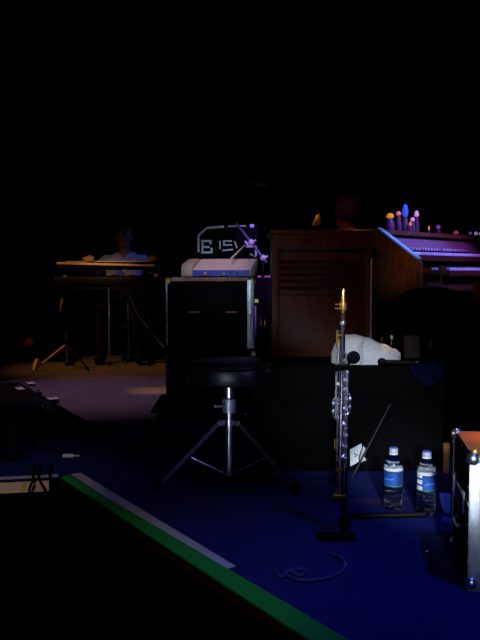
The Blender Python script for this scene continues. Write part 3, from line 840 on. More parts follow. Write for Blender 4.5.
# ================================================================ RACK STACK WITH MODULE
RX0, RX1, RY0, RY1 = -0.420, 0.082, 4.50, 4.98
def rack(name, label, z0, z1, upper):
    t = thing(name, label, 'rack', ((RX0 + RX1) / 2, (RY0 + RY1) / 2, z0))
    cx, cy = (RX0 + RX1) / 2, (RY0 + RY1) / 2
    mb = MB(); mb.box((cx, cy, (z0 + z1) / 2), (RX1 - RX0, RY1 - RY0, z1 - z0), bevel=0.012); mb.build('body', M_BLACK, t)
    n = 5 if upper else 4
    for k in range(n):
        zz = z0 + 0.04 + (z1 - z0 - 0.08) * (k + 0.5) / n
        mb = MB(); mb.box((cx, RY0 - 0.003, zz), (0.42, 0.010, (z1 - z0 - 0.08) / n - 0.006), bevel=0.002)
        u = mb.build('rack_unit', M_BLACK, t)
        for s in (-1, 1):
            mb = MB(); mb.cyl((cx + s * 0.12, RY0 - 0.008, zz), (cx + s * 0.12, RY0 - 0.022, zz), 0.010); mb.build('knob', M_BLACK, u)
        if upper and k == 2:
            for s in (-0.09, 0.12):
                mb = MB(); mb.box((cx + s, RY0 - 0.009, zz + 0.012), (0.06, 0.002, 0.008)); mb.build('display', mat('dim_amber_display', (0.35, 0.09, 0.02), 0.6, emit=0.06), u)
    mb = MB(); mb.box((RX0 + 0.008, RY0 - 0.004, (z0 + z1) / 2), (0.009, 0.008, z1 - z0 - 0.05)); mb.build('edge_trim', M_ALU, t)
    if upper:
        mb = MB(); mb.box((RX1 - 0.022, RY0 - 0.006, (z0 + z1) / 2), (0.040, 0.012, z1 - z0 - 0.03), bevel=0.003)
        mb.cyl((RX1 - 0.014, RY0 - 0.014, z0 + 0.02), (RX1 - 0.014, RY0 - 0.014, z1 - 0.02), 0.008); pr = mb.build('edge_trim', M_ALU, t)
        mb = MB(); mb.box((RX1 - 0.024, RY0 - 0.016, z0 + 0.22), (0.02, 0.012, 0.03), bevel=0.003); mb.build('latch', M_CHROME, pr)
    for x in (RX0 + 0.012, RX1 - 0.012):
        for z in ((z0 + 0.023, z1 - 0.022) if upper else (z1 - 0.023,)):
            mb = MB(); mb.ball((x, RY0 + 0.008, z), 0.021, seg=14); mb.build('corner', M_BRASS if z > z0 + 0.1 else M_BLACKMETAL, t)  # brass colour stands in for orange light on the corner balls
    if upper:
        mb = MB(); mb.box((cx, RY0 + 0.004, z1 - 0.012), (RX1 - RX0 - 0.07, 0.022, 0.022)); mb.build('top_trim', M_WOOD2, t)
    return t
zt = A(210, 277, RY0).z
# dolly
dl = thing('dolly', 'low black dolly board under the two stacked racks', 'dolly', ((RX0 + RX1) / 2, (RY0 + RY1) / 2, 0))
mb = MB(); mb.box(((RX0 + RX1) / 2 - 0.045, (RY0 + RY1) / 2 - 0.05, 0.05), (RX1 - RX0 + 0.06, RY1 - RY0 + 0.08, 0.02), bevel=0.004); mb.build('deck', M_BLACK, dl)
for sx in (RX0 - 0.02, RX1 - 0.03):
    for sy in (RY0 - 0.02, RY1 - 0.09):
        mb = MB(); mb.cyl((sx - 0.012, sy, 0.02), (sx + 0.012, sy, 0.02), 0.02).box((sx, sy, 0.034), (0.03, 0.03, 0.012)); mb.build('caster', M_RUBBER, dl)
zm = A(210, 351, RY0).z
rack('equipment_rack', 'lower black equipment rack on the dolly behind the drum throne', 0.06, zm, False)
rack('equipment_rack', 'upper black equipment rack with bright silver right edge, under the pale desktop module', zm, zt, True)

# desktop module on top
def module():
    yaw = math.radians(-14)
    c = V((-0.085, 4.665, zt))
    t = thing('keyboard_module', 'pale desktop module with sloped rosy panel and blue front on the upper rack', 'synthesizer', c, yaw)
    W, D = 0.34, 0.20
    prof = [(-D / 2, 0.004), (D / 2, 0.004), (D / 2, 0.105), (D / 2 - 0.03, 0.105), (-D / 2 + 0.015, 0.045), (-D / 2, 0.040)]
    mb = MB(); mb.prism([(-W / 2, y, z) for y, z in prof], (W, 0, 0), bevel=0.004); mb.build('case', M_ROSE, t, local=True)
    mb = MB(); mb.prism([(-W / 2 - 0.075, y, z) for y, z in [(-D / 2 + 0.01, 0.0), (D / 2, 0.0), (D / 2, 0.10), (D / 2 - 0.04, 0.108), (-D / 2 + 0.03, 0.075), (-D / 2 + 0.01, 0.05)]], (0.072, 0, 0), bevel=0.012); mb.build('end_cheek', M_BEIGE, t, local=True)
    mb = MB(); mb.box((0, -D / 2 - 0.001, 0.022), (W - 0.005, 0.004, 0.034)); fp = mb.build('front_panel', M_BLUEPANEL, t, local=True)
    for x, r in ((-0.09, 0.008), (0.02, 0.006), (0.06, 0.005), (0.10, 0.005)):
        mb = MB(); mb.cyl((x, -D / 2 - 0.002, 0.020), (x, -D / 2 - 0.012, 0.020), r); mb.build('knob', M_BRASS if r > 0.0055 else M_BLACKMETAL, fp, local=True)
    for sx in (-0.16, 0.16):
        mb = MB(); mb.cyl((sx, 0.06, 0), (sx, 0.06, 0.005), 0.012).cyl((sx, -0.07, 0), (sx, -0.07, 0.005), 0.012); mb.build('foot', M_RUBBER, t, local=True)
module()
# drumstick resting on it
a = A(231, 259.5, 4.62); b = A(244, 246.5, 4.80)
mb = MB(); mb.tube([a + V((0.0, 0, 0.004)), a.lerp(b, 0.7) + V((0, 0, 0.004)), b + V((0, 0, 0.004)), b + (b - a).normalized() * 0.012], [0.006, 0.005, 0.0035, 0.005], 10)
tag(mb.build('drumstick', M_STICK), 'pale drumstick leaning from the rosy module to the stencilled case', 'drumstick')

# stencilled black case standing behind the module
def stencil_case():
    y = 4.93
    p0 = A(197, 258, y); p1 = A(258, 225, y)
    x0, x1, z1 = p0.x, p1.x, p1.z
    t = thing('instrument_case', 'black case with pale stencilled outline and block lettering on top of the racks', 'case', ((x0 + x1) / 2, y, zt))
    ch = 0.05
    pts = [(x0, y, zt + 0.001), (x1, y, zt + 0.001), (x1, y, z1), (x0 + ch, y, z1 - 0.005), (x0, y, z1 - 0.055)]
    mb = MB(); mb.prism(pts, (0, 0.046, 0), bevel=0.004); body = mb.build('body', M_BLACK, t)
    mb = MB()
    def bar(a, b, r=0.006): 
        pa = A(a[0], a[1], y - 0.002); pb = A(b[0], b[1], y - 0.002)
        d = pb - pa
        mb.box((pa + pb) / 2, (d.length, 0.003, r), Matrix.Rotation(-math.atan2(d.z, d.x), 3, 'Y'))
    bar((198.5, 252), (198.5, 235.5), 0.011); bar((198.5, 235.5), (206, 228.5), 0.012); bar((206, 228), (224, 226.5), 0.013)
    bar((228, 226.3), (246, 225.8), 0.009); bar((250, 225.8), (254, 225.6), 0.02)
    ol = mb.build('outline', M_PALE, t, smooth=False)
    def glyph(segs, r=0.011):
        nonlocal mb
        mb = MB()
        for a, b in segs: bar(a, b, r)
        mb.build('letter', M_PALE, t, smooth=False)
    glyph([((202.5, 240), (202.5, 253)), ((201, 241), (210, 241)), ((203, 247), (209.5, 247)), ((201, 252.5), (212, 252.5)), ((210.5, 240), (210.5, 244)), ((211.5, 248), (211.5, 253))], 0.012)
    glyph([((220, 241), (220, 249)), ((224, 241), (224, 246)), ((223, 241), (232, 241)), ((224, 245), (232, 245)), ((222, 250.5), (233, 249.5)), ((234.5, 241), (237, 248))], 0.009)
    glyph([((245, 241), (249, 246)), ((246, 246.5), (256, 246.5)), ((256, 246.5), (256, 256)), ((250, 254), (256, 257)), ((248, 239), (251, 242))], 0.010)
    mb = MB(); mb.tube(arc_pts([((x0 + x1) / 2 - 0.05, y + 0.023, z1 - 0.006), ((x0 + x1) / 2 - 0.045, y + 0.023, z1 + 0.008), ((x0 + x1) / 2 + 0.045, y + 0.023, z1 + 0.008), ((x0 + x1) / 2 + 0.05, y + 0.023, z1 - 0.002)], 5), 0.005, 8); mb.build('handle', M_BLACKMETAL, t)
stencil_case()

# dark amplifier between the racks and the wooden cabinet
def amp():
    y = 5.12
    p0 = A(252, 345, y); zt2 = A(262, 280, y).z
    x0, x1 = 0.095, 0.25
    t = thing('amplifier', 'dark amplifier with yellow oval badge in the gap beside the wooden cabinet', 'amplifier', ((x0 + x1) / 2, y + 0.15, 0))
    mb = MB(); mb.box(((x0 + x1) / 2, y + 0.10, zt2 / 2), (x1 - x0, 0.20, zt2), bevel=0.01); mb.build('cabinet', M_BLACK, t)
    p = A(263, 323, y - 0.004)
    mb = MB(); mb.ball(p, 0.014, (1.0, 0.25, 1.7), 18); bd = mb.build('badge', M_YELLOWBADGE, t)  # badge given a faint glow of its own
    mb = MB(); mb.lathe([(0.021, -0.003), (0.026, -0.003), (0.026, 0.003), (0.021, 0.003), (0.021, -0.003)], c=(p.x, p.y, p.z), seg=24, axis=V((0, 1, 0)), cap=False)
    for v in mb.bm.verts: v.co.z = p.z + (v.co.z - p.z) * 1.55
    mb.build('badge_rim', M_GREY, bd)
    p = A(256, 301, y - 0.006); mb = MB(); mb.box(p, (0.030, 0.008, 0.022), bevel=0.002); mb.build('green_tag', M_GREENTAG, t)  # small green tag with an added glow
    a = A(255, 306, y - 0.006); b = A(254, 338, y - 0.006)
    mb = MB(); mb.box((a + b) / 2, (0.022, 0.010, (a - b).length), bevel=0.003); mb.build('side_strip', mat('dull_steel', (0.25, 0.28, 0.32), 0.5, 0.6), t)
    return zt2
zt2 = amp()
# small keyboard on the amplifier, pink light put into the key colour
t = thing('mini_keyboard', 'tiny keyboard with pink-lit keys on top of the dark amplifier', 'keyboard', (0.17, 5.20, zt2))
mb = MB(); mb.box((0.178, 5.20, zt2 + 0.008), (0.14, 0.10, 0.016), bevel=0.003); mb.build('body', M_BLACKMETAL, t)
for k in range(6):
    mb = MB(); mb.box((0.123 + k * 0.022, 5.17, zt2 + 0.021), (0.017, 0.06, 0.010), bevel=0.002); mb.build('key', mat('pink_lit_key', (0.75, 0.30, 0.45), 0.5), t)
p = A(268, 357, 3.30)
# boom stand crossing the stencilled case, some purple light put into the arm colour
hb_x = A(263, 258, 4.91).x
t = thing('microphone_stand', 'black boom microphone stand lit purple, slanting past the stencilled case', 'stand', (hb_x, 4.91, 0))
hb = A(263, 258, 4.91); ht = A(236, 223, 4.87)
mb = MB(); mb.cyl((hb.x, 4.91, 0.01), hb, 0.009); mb.build('pole', M_BLACKMETAL, t)
mb = MB(); mb.lathe([(0.01, 0.03), (0.026, 0.018), (0.026, 0.012), (0.026, 0.0)], c=(hb.x, 4.91, 0), seg=20); mb.build('base', M_BLACKMETAL, t)
mb = MB(); mb.tube([hb + (hb - ht) * 0.12, ht], 0.008, 10); bo = mb.build('boom_arm', mat('violet_lit_arm', (0.12, 0.10, 0.16), 0.4), t)
for s in (0.0, 0.45):
    q = hb.lerp(ht, s); mb = MB(); mb.ball(q, 0.019, (1, 0.8, 1)); mb.cyl(q, q + V((0.03, -0.01, 0.012)), 0.006); mb.build('clutch', mat('grey_clutch', (0.5, 0.5, 0.55), 0.4), bo)

# ================================================================ WOODEN SPEAKER CABINET
def cabinet():
    x0, x1, y0, y1, H = 0.147, 0.612, 3.70, 4.18, 1.02
    t = thing('speaker_cabinet', 'tall dark wooden speaker cabinet behind the saxophone, left of the organ', 'cabinet', ((x0 + x1) / 2, (y0 + y1) / 2, 0))
    cx, cy, W, D = (x0 + x1) / 2, (y0 + y1) / 2, x1 - x0, y1 - y0
    mb = MB(); mb.box((cx, cy + 0.012, 0.05 + (H - 0.08) / 2), (W - 0.02, D - 0.03, H - 0.08)); mb.build('body', M_WOOD, t, smooth=False)
    mb = MB(); mb.box((cx, cy, H - 0.012), (W + 0.012, D + 0.012, 0.024), bevel=0.005); mb.build('top', M_WOOD, t)
    mb = MB(); mb.box((cx, y0 + 0.004, H - 0.058), (W - 0.004, 0.018, 0.066), bevel=0.003); mb.build('top_rail', M_WOOD, t)
    mb = MB(); mb.box((cx, cy, 0.03), (W, D, 0.06), bevel=0.004); mb.build('plinth', M_WOOD, t)
    for x in (x0 + 0.018, x1 - 0.018):
        mb = MB(); mb.box((x, y0 + 0.006, 0.5), (0.034, 0.02, 0.86), bevel=0.003); mb.build('stile', M_WOOD, t)
    mb = MB(); mb.box((cx, y0 + 0.010, 0.44), (W - 0.07, 0.012, 0.56), bevel=0.003); mb.build('front_panel', M_WOOD, t)
    for z in (0.75, 0.78, 0.81, 0.84, 0.87):
        mb = MB(); mb.box((cx, y0 + 0.010, z), (W - 0.07, 0.024, 0.006), Matrix.Rotation(math.radians(35), 3, 'X')); mb.build('louver', M_WOOD, t)
    for z in (0.10, 0.125, 0.15):
        mb = MB(); mb.box((cx, y0 + 0.010, z), (W - 0.07, 0.024, 0.006), Matrix.Rotation(math.radians(35), 3, 'X')); mb.build('louver', M_WOOD, t)
    zt_, zb_ = A(371, 258, y0).z, 0.30
    mb = MB(); mb.cyl((x1 - 0.006, y0 - 0.004, zb_), (x1 - 0.006, y0 - 0.004, zt_), 0.0055, seg=12); e = mb.build('corner_glint', M_ALU, t)  # strip added for the light reflected along the cabinet corner
    e['label'] = 'thin metal strip standing for light on the corner'
cabinet()

# ================================================================ ORGAN
OX, OY, OA = 0.923, 4.12, math.radians(48)
ORG = Matrix.Translation(V((OX, OY, 0))) @ Matrix.Rotation(OA, 4, 'Z')
def OW(x, y, z): return ORG @ V((x, y, z))
OT = 1.055
def organ():
    Ln, D = 1.42, 0.62
    t = thing('organ', 'wooden console organ with two rows of keys at the right edge', 'organ', (OX, OY, 0), OA)
    def B(name, m, mb, p=None): return mb.build(name, m, p or t, local=True)
    prof = [(0.0, 0.62), (0.0, 0.872), (0.012, 0.884), (0.255, OT - 0.004), (0.27, OT), (D, OT), (D, 0.05), (0.30, 0.05), (0.30, 0.62)]
    for x in (0.0, Ln - 0.035):
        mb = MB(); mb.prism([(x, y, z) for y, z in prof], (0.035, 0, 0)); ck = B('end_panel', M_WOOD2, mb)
        # cap along the slope, made paler to carry its blue lit edge
        mb = MB(); a = V((x + 0.0175, 0.012, 0.886)); b = V((x + 0.0175, 0.257, OT - 0.002)); d = b - a
        mb.box((a + b) / 2 + V((0, -0.001, 0.004)), (0.046, d.length, 0.014), Matrix.Rotation(math.atan2(d.z, d.y), 3, 'X'), bevel=0.003)
        mb.build('sloped_cap', mat('pale_lit_cap', (0.30, 0.30, 0.33), 0.5), ck, local=True)
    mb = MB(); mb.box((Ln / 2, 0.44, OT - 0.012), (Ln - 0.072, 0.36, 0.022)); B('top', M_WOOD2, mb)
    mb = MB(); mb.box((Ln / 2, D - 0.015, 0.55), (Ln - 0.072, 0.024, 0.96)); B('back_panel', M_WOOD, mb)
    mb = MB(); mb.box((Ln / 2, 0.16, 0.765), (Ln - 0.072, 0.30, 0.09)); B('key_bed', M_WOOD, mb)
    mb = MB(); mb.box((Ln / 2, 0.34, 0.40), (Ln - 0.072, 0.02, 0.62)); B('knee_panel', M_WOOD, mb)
    for x in (0.05, Ln - 0.05):
        mb = MB(); mb.box((x, 0.04, 0.36), (0.05, 0.05, 0.72), bevel=0.006); B('leg', M_WOOD, mb)
    mb = MB(); mb.box((Ln / 2, 0.45, 0.03), (Ln, 0.36, 0.06), bevel=0.005); B('plinth', M_WOOD, mb)
    # drawbar panel sloping behind the upper manual
    mb = MB(); mb.prism([(0.036, 0.215, 0.94), (0.036, 0.30, OT - 0.02), (0.036, 0.33, OT - 0.02), (0.036, 0.33, 0.90), (0.036, 0.215, 0.90)], (Ln - 0.072, 0, 0)); pn = B('drawbar_panel', mat('dark_panel', (0.22, 0.16, 0.18), 0.5), mb)
    k = 0
    for x in [0.10 + 0.03 * i for i in range(3)] + [0.26 + 0.034 * i for i in range(9)] + [0.62 + 0.034 * i for i in range(9)]:
        mb = MB(); mb.box((x, 0.195, 0.953), (0.015, 0.022, 0.013), bevel=0.003); h = mb.build('drawbar', M_IVORY, pn, local=True)
    # manuals
    def manual(x0, x1, y0, ztop, n):
        nonlocal t
        mb = MB(); mb.box(((x0 + x1) / 2, y0 + 0.075, ztop - 0.030), (x1 - x0, 0.148, 0.028)); kb = B('manual', M_WOOD, mb)
        w = (x1 - x0) / n
        wm = None
        for i in range(n):
            if wm is None:
                mb = MB(); mb.box((0, 0.066, -0.008), (w * 0.93, 0.132, 0.016), bevel=0.002)
                k0 = mb.build('white_key', M_IVORY, kb, local=True); wm = k0.data
            else:
                k0 = bpy.data.objects.new('white_key', wm); COL.objects.link(k0); k0.parent = kb
            k0.location = (x0 + w * (i + 0.5), y0, ztop)
        bm_ = None
        for i in range(n - 1):
            if i % 7 in (2, 6): continue
            if bm_ is None:
                mb = MB(); mb.box((0, 0.09, 0.004), (w * 0.5, 0.082, 0.014), bevel=0.002)
                k0 = mb.build('black_key', M_EBONY, kb, local=True); bm_ = k0.data
            else:
                k0 = bpy.data.objects.new('black_key', bm_); COL.objects.link(k0); k0.parent = kb
            k0.location = (x0 + w * (i + 1), y0, ztop)
        return kb
    manual(0.05, 1.35, 0.075, 0.931, 50)
    manual(0.26, 1.35, -0.035, 0.848, 42)
    mb = MB(); mb.box((0.14, 0.02, 0.83), (0.20, 0.10, 0.036), bevel=0.003); cb = B('cheek_block', M_WOOD, mb)
    mb = MB(); mb.box((0.10, -0.032, 0.842), (0.06, 0.008, 0.012)); mb.build('switch_tab', M_IVORY, cb, local=True)
organ()

# lit trinkets on the organ top, each given an added glow
M_PLUM = mat('plum_haze', (0.14, 0.07, 0.12), 0.5)  # plum bodies added to fill in the purple haze
def trinket(px, py, t_loc, m, r, label, tall=1.0):
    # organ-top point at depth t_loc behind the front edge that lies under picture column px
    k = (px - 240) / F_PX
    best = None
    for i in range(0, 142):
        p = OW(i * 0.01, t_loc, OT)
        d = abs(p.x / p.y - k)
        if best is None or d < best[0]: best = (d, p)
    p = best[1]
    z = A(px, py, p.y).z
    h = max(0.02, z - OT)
    o = thing('glow_trinket', label, 'trinket', (p.x, p.y, OT), group='small trinkets with added glow along the organ top')
    mb = MB(); mb.lathe([(r * 1.1, 0), (r * 1.25, 0.006), (r * 1.25, max(0.008, (h - r * tall) * 0.55)), (r * 0.6, max(0.010, h - r * tall * 0.8))], seg=14); mb.build('trinket_base', M_PLUM, o, local=True)
    mb = MB(); mb.lathe([(r * 0.35, -r * tall), (r * 0.95, -r * tall * 0.5), (r, 0.0), (r * 0.7, r * tall * 0.7), (r * 0.15, r * tall)], c=(0, 0, h), seg=14); mb.build('glow_top', m, o, local=True)
trinket(389, 216, 0.33, M_GLOWORANGE, 0.021, 'orange glowing lamp, leftmost on the organ top', 0.8)
trinket(397.5, 213.5, 0.36, M_GLOWCORAL, 0.015, 'coral glowing lamp between the orange and tall blue trinkets', 0.9)
trinket(404, 211, 0.34, M_GLOWBLUE, 0.017, 'tall blue glowing lamp on the organ top', 2.4)
trinket(409, 224, 0.30, M_GLOWORANGE, 0.007, 'tiny amber lamp low below the pink trinkets on the organ top', 2.0)
trinket(412, 219.5, 0.36, M_GLOWPINK, 0.013, 'small pink lamp just left below the bright pink one', 1.0)
trinket(415.5, 214, 0.38, M_GLOWPINK, 0.014, 'bright pink glowing lamp right of the tall blue lamp', 1.5)
trinket(428, 228, 0.34, M_GLOWORANGE, 0.006, 'small dim amber lamp in the middle of the organ top', 2.2)
trinket(437, 227, 0.38, M_GLOWVIOLET, 0.014, 'violet lamp left of the rosy lamp on the organ top', 1.0)
trinket(455, 232.5, 0.36, mat('glow_rose', (0.75, 0.15, 0.35), emit=0.2), 0.016, 'rosy dim lamp at the middle right of the organ top', 0.8)
trinket(469, 235.5, 0.30, M_GLOWVIOLET, 0.010, 'small violet lamp next to the round blue lamp', 1.0)
trinket(474.5, 237, 0.30, mat('glow_lavender', (0.3, 0.3, 1.0), emit=0.45), 0.012, 'round pale blue lamp near the right edge of the organ top', 1.0)
trinket(479.5, 237.5, 0.28, M_GLOWORANGE, 0.012, 'orange lamp at the far right end of the organ top', 1.0)

# ================================================================ BLACK BAG, AMPLIFIER WITH ORANGE CUP
def bag():
    cx, y0, y1 = 0.915, 3.72, 3.94
    hw, H = 0.245, 0.752
    t = thing('gig_bag', 'large black rounded gig bag standing before the organ end', 'bag', (cx, (y0 + y1) / 2, 0))
    pts = [(cx - hw + 0.02, 0.0), (cx - hw, 0.03), (cx - hw, 0.50)]
    for k in range(1, 24):
        a = PI - PI * k / 24
        pts.append((cx + hw * math.cos(a), 0.50 + (H - 0.50) * math.sin(a)))
    pts += [(cx + hw, 0.50), (cx + hw, 0.03), (cx + hw - 0.02, 0.0)]
    mb = MB(); mb.prism([(x, y0, z) for x, z in pts], (0, y1 - y0, 0), bevel=0.02); mb.build('body', M_BLACK, t)
    mb = MB(); mb.tube([(x, y0 + 0.05, z) for x, z in [(cx + (x - cx) * 1.004, z + 0.002) for x, z in pts[2:-2]]], 0.005, 6); z = mb.build('zip', M_BLACKMETAL, t)
    p = A(430.5, 345, y0 - 0.006)
    mb = MB(); mb.box(p, (0.007, 0.006, 0.05), Matrix.Rotation(0.12, 3, 'Y'), bevel=0.002).box(p + V((-0.006, 0, -0.002)), (0.014, 0.005, 0.006)); zp = mb.build('zip_pull', M_BRASS, t)
    zp['label'] = 'small brass zip pull'
    mb = MB(); mb.box((cx, y0 - 0.004, 0.30), (0.30, 0.016, 0.34), bevel=0.006); mb.build('pocket', M_BLACK, t)
bag()
def side_amp():
    x0, x1, y0, y1, H = 0.935, 1.40, 3.30, 3.68, 0.69
    t = thing('combo_amplifier', 'black combo amplifier at the right edge behind the flight case', 'amplifier', ((x0 + x1) / 2, (y0 + y1) / 2, 0))
    cx, cy = (x0 + x1) / 2, (y0 + y1) / 2
    mb = MB(); mb.box((cx, cy, H / 2), (x1 - x0, y1 - y0, H), bevel=0.012); mb.build('cabinet', M_BLACK, t)
    mb = MB(); mb.box((cx, y0 - 0.003, 0.28), (x1 - x0 - 0.06, 0.01, 0.46), bevel=0.003); mb.build('grille', M_BLACK, t)
    mb = MB(); mb.box((cx, y0 - 0.003, 0.60), (x1 - x0 - 0.06, 0.01, 0.09), bevel=0.003); pn = mb.build('control_panel', M_BLACKMETAL, t)
    for k in range(6):
        mb = MB(); mb.cyl((x0 + 0.09 + 0.055 * k, y0 - 0.008, 0.60), (x0 + 0.09 + 0.055 * k, y0 - 0.026, 0.60), 0.011); mb.build('knob', M_BLACKMETAL, pn)
    for z in (0.02, H - 0.02):
        for x in (x0 + 0.012, x1 - 0.012):
            mb = MB(); mb.ball((x, y0 + 0.012, z), 0.022); mb.build('corner', M_BLACKMETAL, t)
    cxp = A(479, 292, 3.52)
    c = thing('plastic_cup', 'orange upturned plastic cup on the combo amplifier at right', 'cup', (cxp.x, 3.52, H))
    mb = MB(); mb.lathe([(0.031, 0.0), (0.033, 0.003), (0.031, 0.02), (0.023, 0.088), (0.020, 0.09)], seg=28); mb.build('body', M_ORANGE, c, local=True)
    mb = MB(); mb.lathe([(0.0315, 0.0), (0.0345, 0.002), (0.0345, 0.006), (0.0315, 0.008)], seg=28, cap=False); mb.build('rim', M_ORANGE, c, local=True)
side_amp()

# ================================================================ PEOPLE
def person(label, loc, yaw, hip_z, shirt, hand_l, hand_r, hair_big=False, name='person', lean=0.06, turn=0.0):
    """seated figure, local frame: faces -y; every point ends in ONE voxel-remeshed body"""
    R = Matrix.Translation(V(loc)) @ Matrix.Rotation(yaw, 4, 'Z')
    t = thing(name, label, 'person', loc, yaw)
    z = hip_z
    mb = MB()
    bones = []      # (a, b, material index)
    def bone(a, b, r0, r1, mi, solid=True):
        a = V(a); b = V(b)
        mb.rcone(a, b, r0, r1); bones.append((a, b, mi))
    pel = V((0, 0, z)); chest = V((0, -lean, z + 0.33)); neck = V((0, -lean - 0.01, z + 0.52)); hd = V((0, -lean - 0.035, z + 0.70))
    for s in (-0.075, 0.075):
        bone((s, 0.0, z), (s * 1.15, -lean, z + 0.28), 0.115, 0.105, 1)
        bone((s * 1.15, -lean, z + 0.28), (s * 1.2, -lean, z + 0.42), 0.105, 0.085, 1)
    bone((-0.17, -lean, z + 0.465), (0.17, -lean, z + 0.465), 0.062, 0.062, 1)
    bone((-0.06, -lean, z + 0.49), (0.06, -lean, z + 0.49), 0.065, 0.065, 1)
    bone((0, -lean, z + 0.50), hd + V((0, 0.02, -0.05)), 0.052, 0.050, 0)
    RT = Matrix.Rotation(turn, 3, 'Z')
    def H(x, y, zz): return hd + RT @ V((x, y, zz))
    mb.ball(hd + RT @ V((0, 0.012, 0.02)), 0.1, (0.76, 0.93, 1.02), 20, RT); bones.append((hd, hd + V((0, 0, 0.05)), 0))
    mb.ball(H(0, -0.018, -0.055), 0.062, (0.92, 0.98, 1.0), 16); bones.append((H(0, -0.02, -0.06), H(0, -0.03, -0.1), 0))
    mb.rcone(H(0, -0.082, 0.018), H(0, -0.108, -0.022), 0.010, 0.0165)           # nose
    for s in (-1, 1):
        mb.ball(H(s * 0.078, 0.015, -0.005), 0.03, (0.35, 0.7, 1.1), 12)          # ears
        mb.ball(H(s * 0.031, -0.076, 0.035), 0.017, (1.3, 0.7, 0.55), 10)         # brows
        mb.ball(H(s * 0.016, -0.080, -0.052), 0.012, (1.5, 0.9, 0.6), 10)         # lips
    for s, hp in ((-1, hand_l), (1, hand_r)):
        sh = V((s * 0.185, -lean, z + 0.455)); hp = V(hp)
        mid = (sh + hp) / 2; el = mid + V((s * 0.07, 0.07, -0.12))
        bone(sh, el, 0.056, 0.045, 1); bone(el, el.lerp(hp, 0.72), 0.044, 0.034, 1); bone(el.lerp(hp, 0.72), hp, 0.032, 0.026, 0)
        d = (hp - el); d.z = -0.02; d.normalize(); side = d.cross(V((0, 0, 1))).normalized()
        pm = hp + d * 0.05
        bone(hp, pm, 0.028, 0.030, 0); bone(pm - side * 0.02, pm + side * 0.02, 0.022, 0.022, 0)
        for k, ln in enumerate((0.062, 0.072, 0.068, 0.052)):
            off = side * (-0.033 + 0.022 * k)
            f0 = pm + off + d * 0.012; f1 = f0 + d * ln * 0.5 + V((0, 0, 0.003)); f2 = f1 + d * ln * 0.42 + V((0, 0, -0.022))
            bone(f0, f1, 0.0095, 0.0088, 0); bone(f1, f2, 0.0088, 0.0078, 0)
        th0 = hp + d * 0.02 - side * 0.024 * s; th1 = th0 + d * 0.03 - side * 0.028 * s; th2 = th1 + d * 0.028 - side * 0.004 * s + V((0, 0, -0.008))
        bone(th0, th1, 0.013, 0.011, 0); bone(th1, th2, 0.0105, 0.009, 0)
        kn = V((s * 0.16, -0.42, z + 0.03)); hpj = V((s * 0.09, 0, z - 0.01)); an = V((s * 0.17, -0.38, 0.085))
        bone(hpj, kn, 0.088, 0.060, 2); bone(kn, an, 0.056, 0.038, 2)
        bone((s * 0.17, -0.36, 0.042), (s * 0.185, -0.50, 0.036), 0.042, 0.034, 3)
        bone(an, (s * 0.17, -0.37, 0.05), 0.038, 0.040, 3)
    me = bpy.data.meshes.new('tmp'); mb.bm.to_mesh(me); mb.bm.free()
    ob = bpy.data.objects.new('tmp', me); COL.objects.link(ob)
    rm = ob.modifiers.new('r', 'REMESH'); rm.mode = 'VOXEL'; rm.voxel_size = 0.0065
    sm = ob.modifiers.new('s', 'SMOOTH'); sm.iterations = 3; sm.factor = 0.4
    dg = bpy.context.evaluated_depsgraph_get()
    me2 = bpy.data.meshes.new_from_object(ob.evaluated_get(dg))
    bpy.data.objects.remove(ob)
    me2.name = 'body'
    me2.materials.clear()
    for m in (M_SKIN, shirt, M_DARKCLOTH, M_RUBBER): me2.materials.append(m)
    bl = [(a, b - a, max(1e-9, (b - a).length_squared), mi) for a, b, mi in bones]
    mis = []
    for p in me2.polygons:
        c = p.center
        best = 9; bi = 0
        for a, d, L2, mi in bl:
            tt = max(0, min(1, (c - a).dot(d) / L2))
            q = (c - a - d * tt).length_squared
            if mi == 0 and c.z > z + 0.56: q *= 0.2
            if q < best: best = q; bi = mi
        mis.append(bi)
    me2.polygons.foreach_set('material_index', mis)
    for p in me2.polygons: p.use_smooth = True
    body = bpy.data.objects.new('body', me2); COL.objects.link(body); body.parent = t; WM[body] = WM[t]
    for s in (-1, 1):
        m2 = MB(); m2.ball(H(s * 0.031, -0.076, 0.018), 0.013, seg=12); e = m2.build('eye', M_EYE, t, local=True)
        m2 = MB(); m2.ball(H(s * 0.031, -0.0868, 0.018), 0.0055, seg=8); m2.build('pupil', M_HAIR, e, local=True)
    # hair: cap or large round afro
    m2 = MB(); bm = m2.bm
    bmesh.ops.create_icosphere(bm, subdivisions=5, radius=1.0)
    rr = random.Random(5)
    kill = []
    for v in bm.verts:
        x, y, zz = v.co
        j = 1 + rr.uniform(-0.03, 0.03)
        if hair_big:
            if zz < -0.55 or (y < -0.55 and zz < 0.35): kill.append(v)
            v.co = H(x * 0.116 * j, 0.03 + y * 0.112 * j, 0.045 + zz * 0.112 * j)
        else:
            if zz < -0.25 or (y < -0.5 and zz < 0.55): kill.append(v)
            v.co = H(x * 0.083 * j, 0.014 + y * 0.100 * j, 0.024 + zz * 0.108 * j)
    bmesh.ops.delete(bm, geom=kill, context='VERTS')
    bmesh.ops.solidify(bm, geom=bm.faces[:], thickness=0.01)
    m2.build('hair', M_HAIR, t, local=True)
    # seat under the person is a thing of its own
    return t

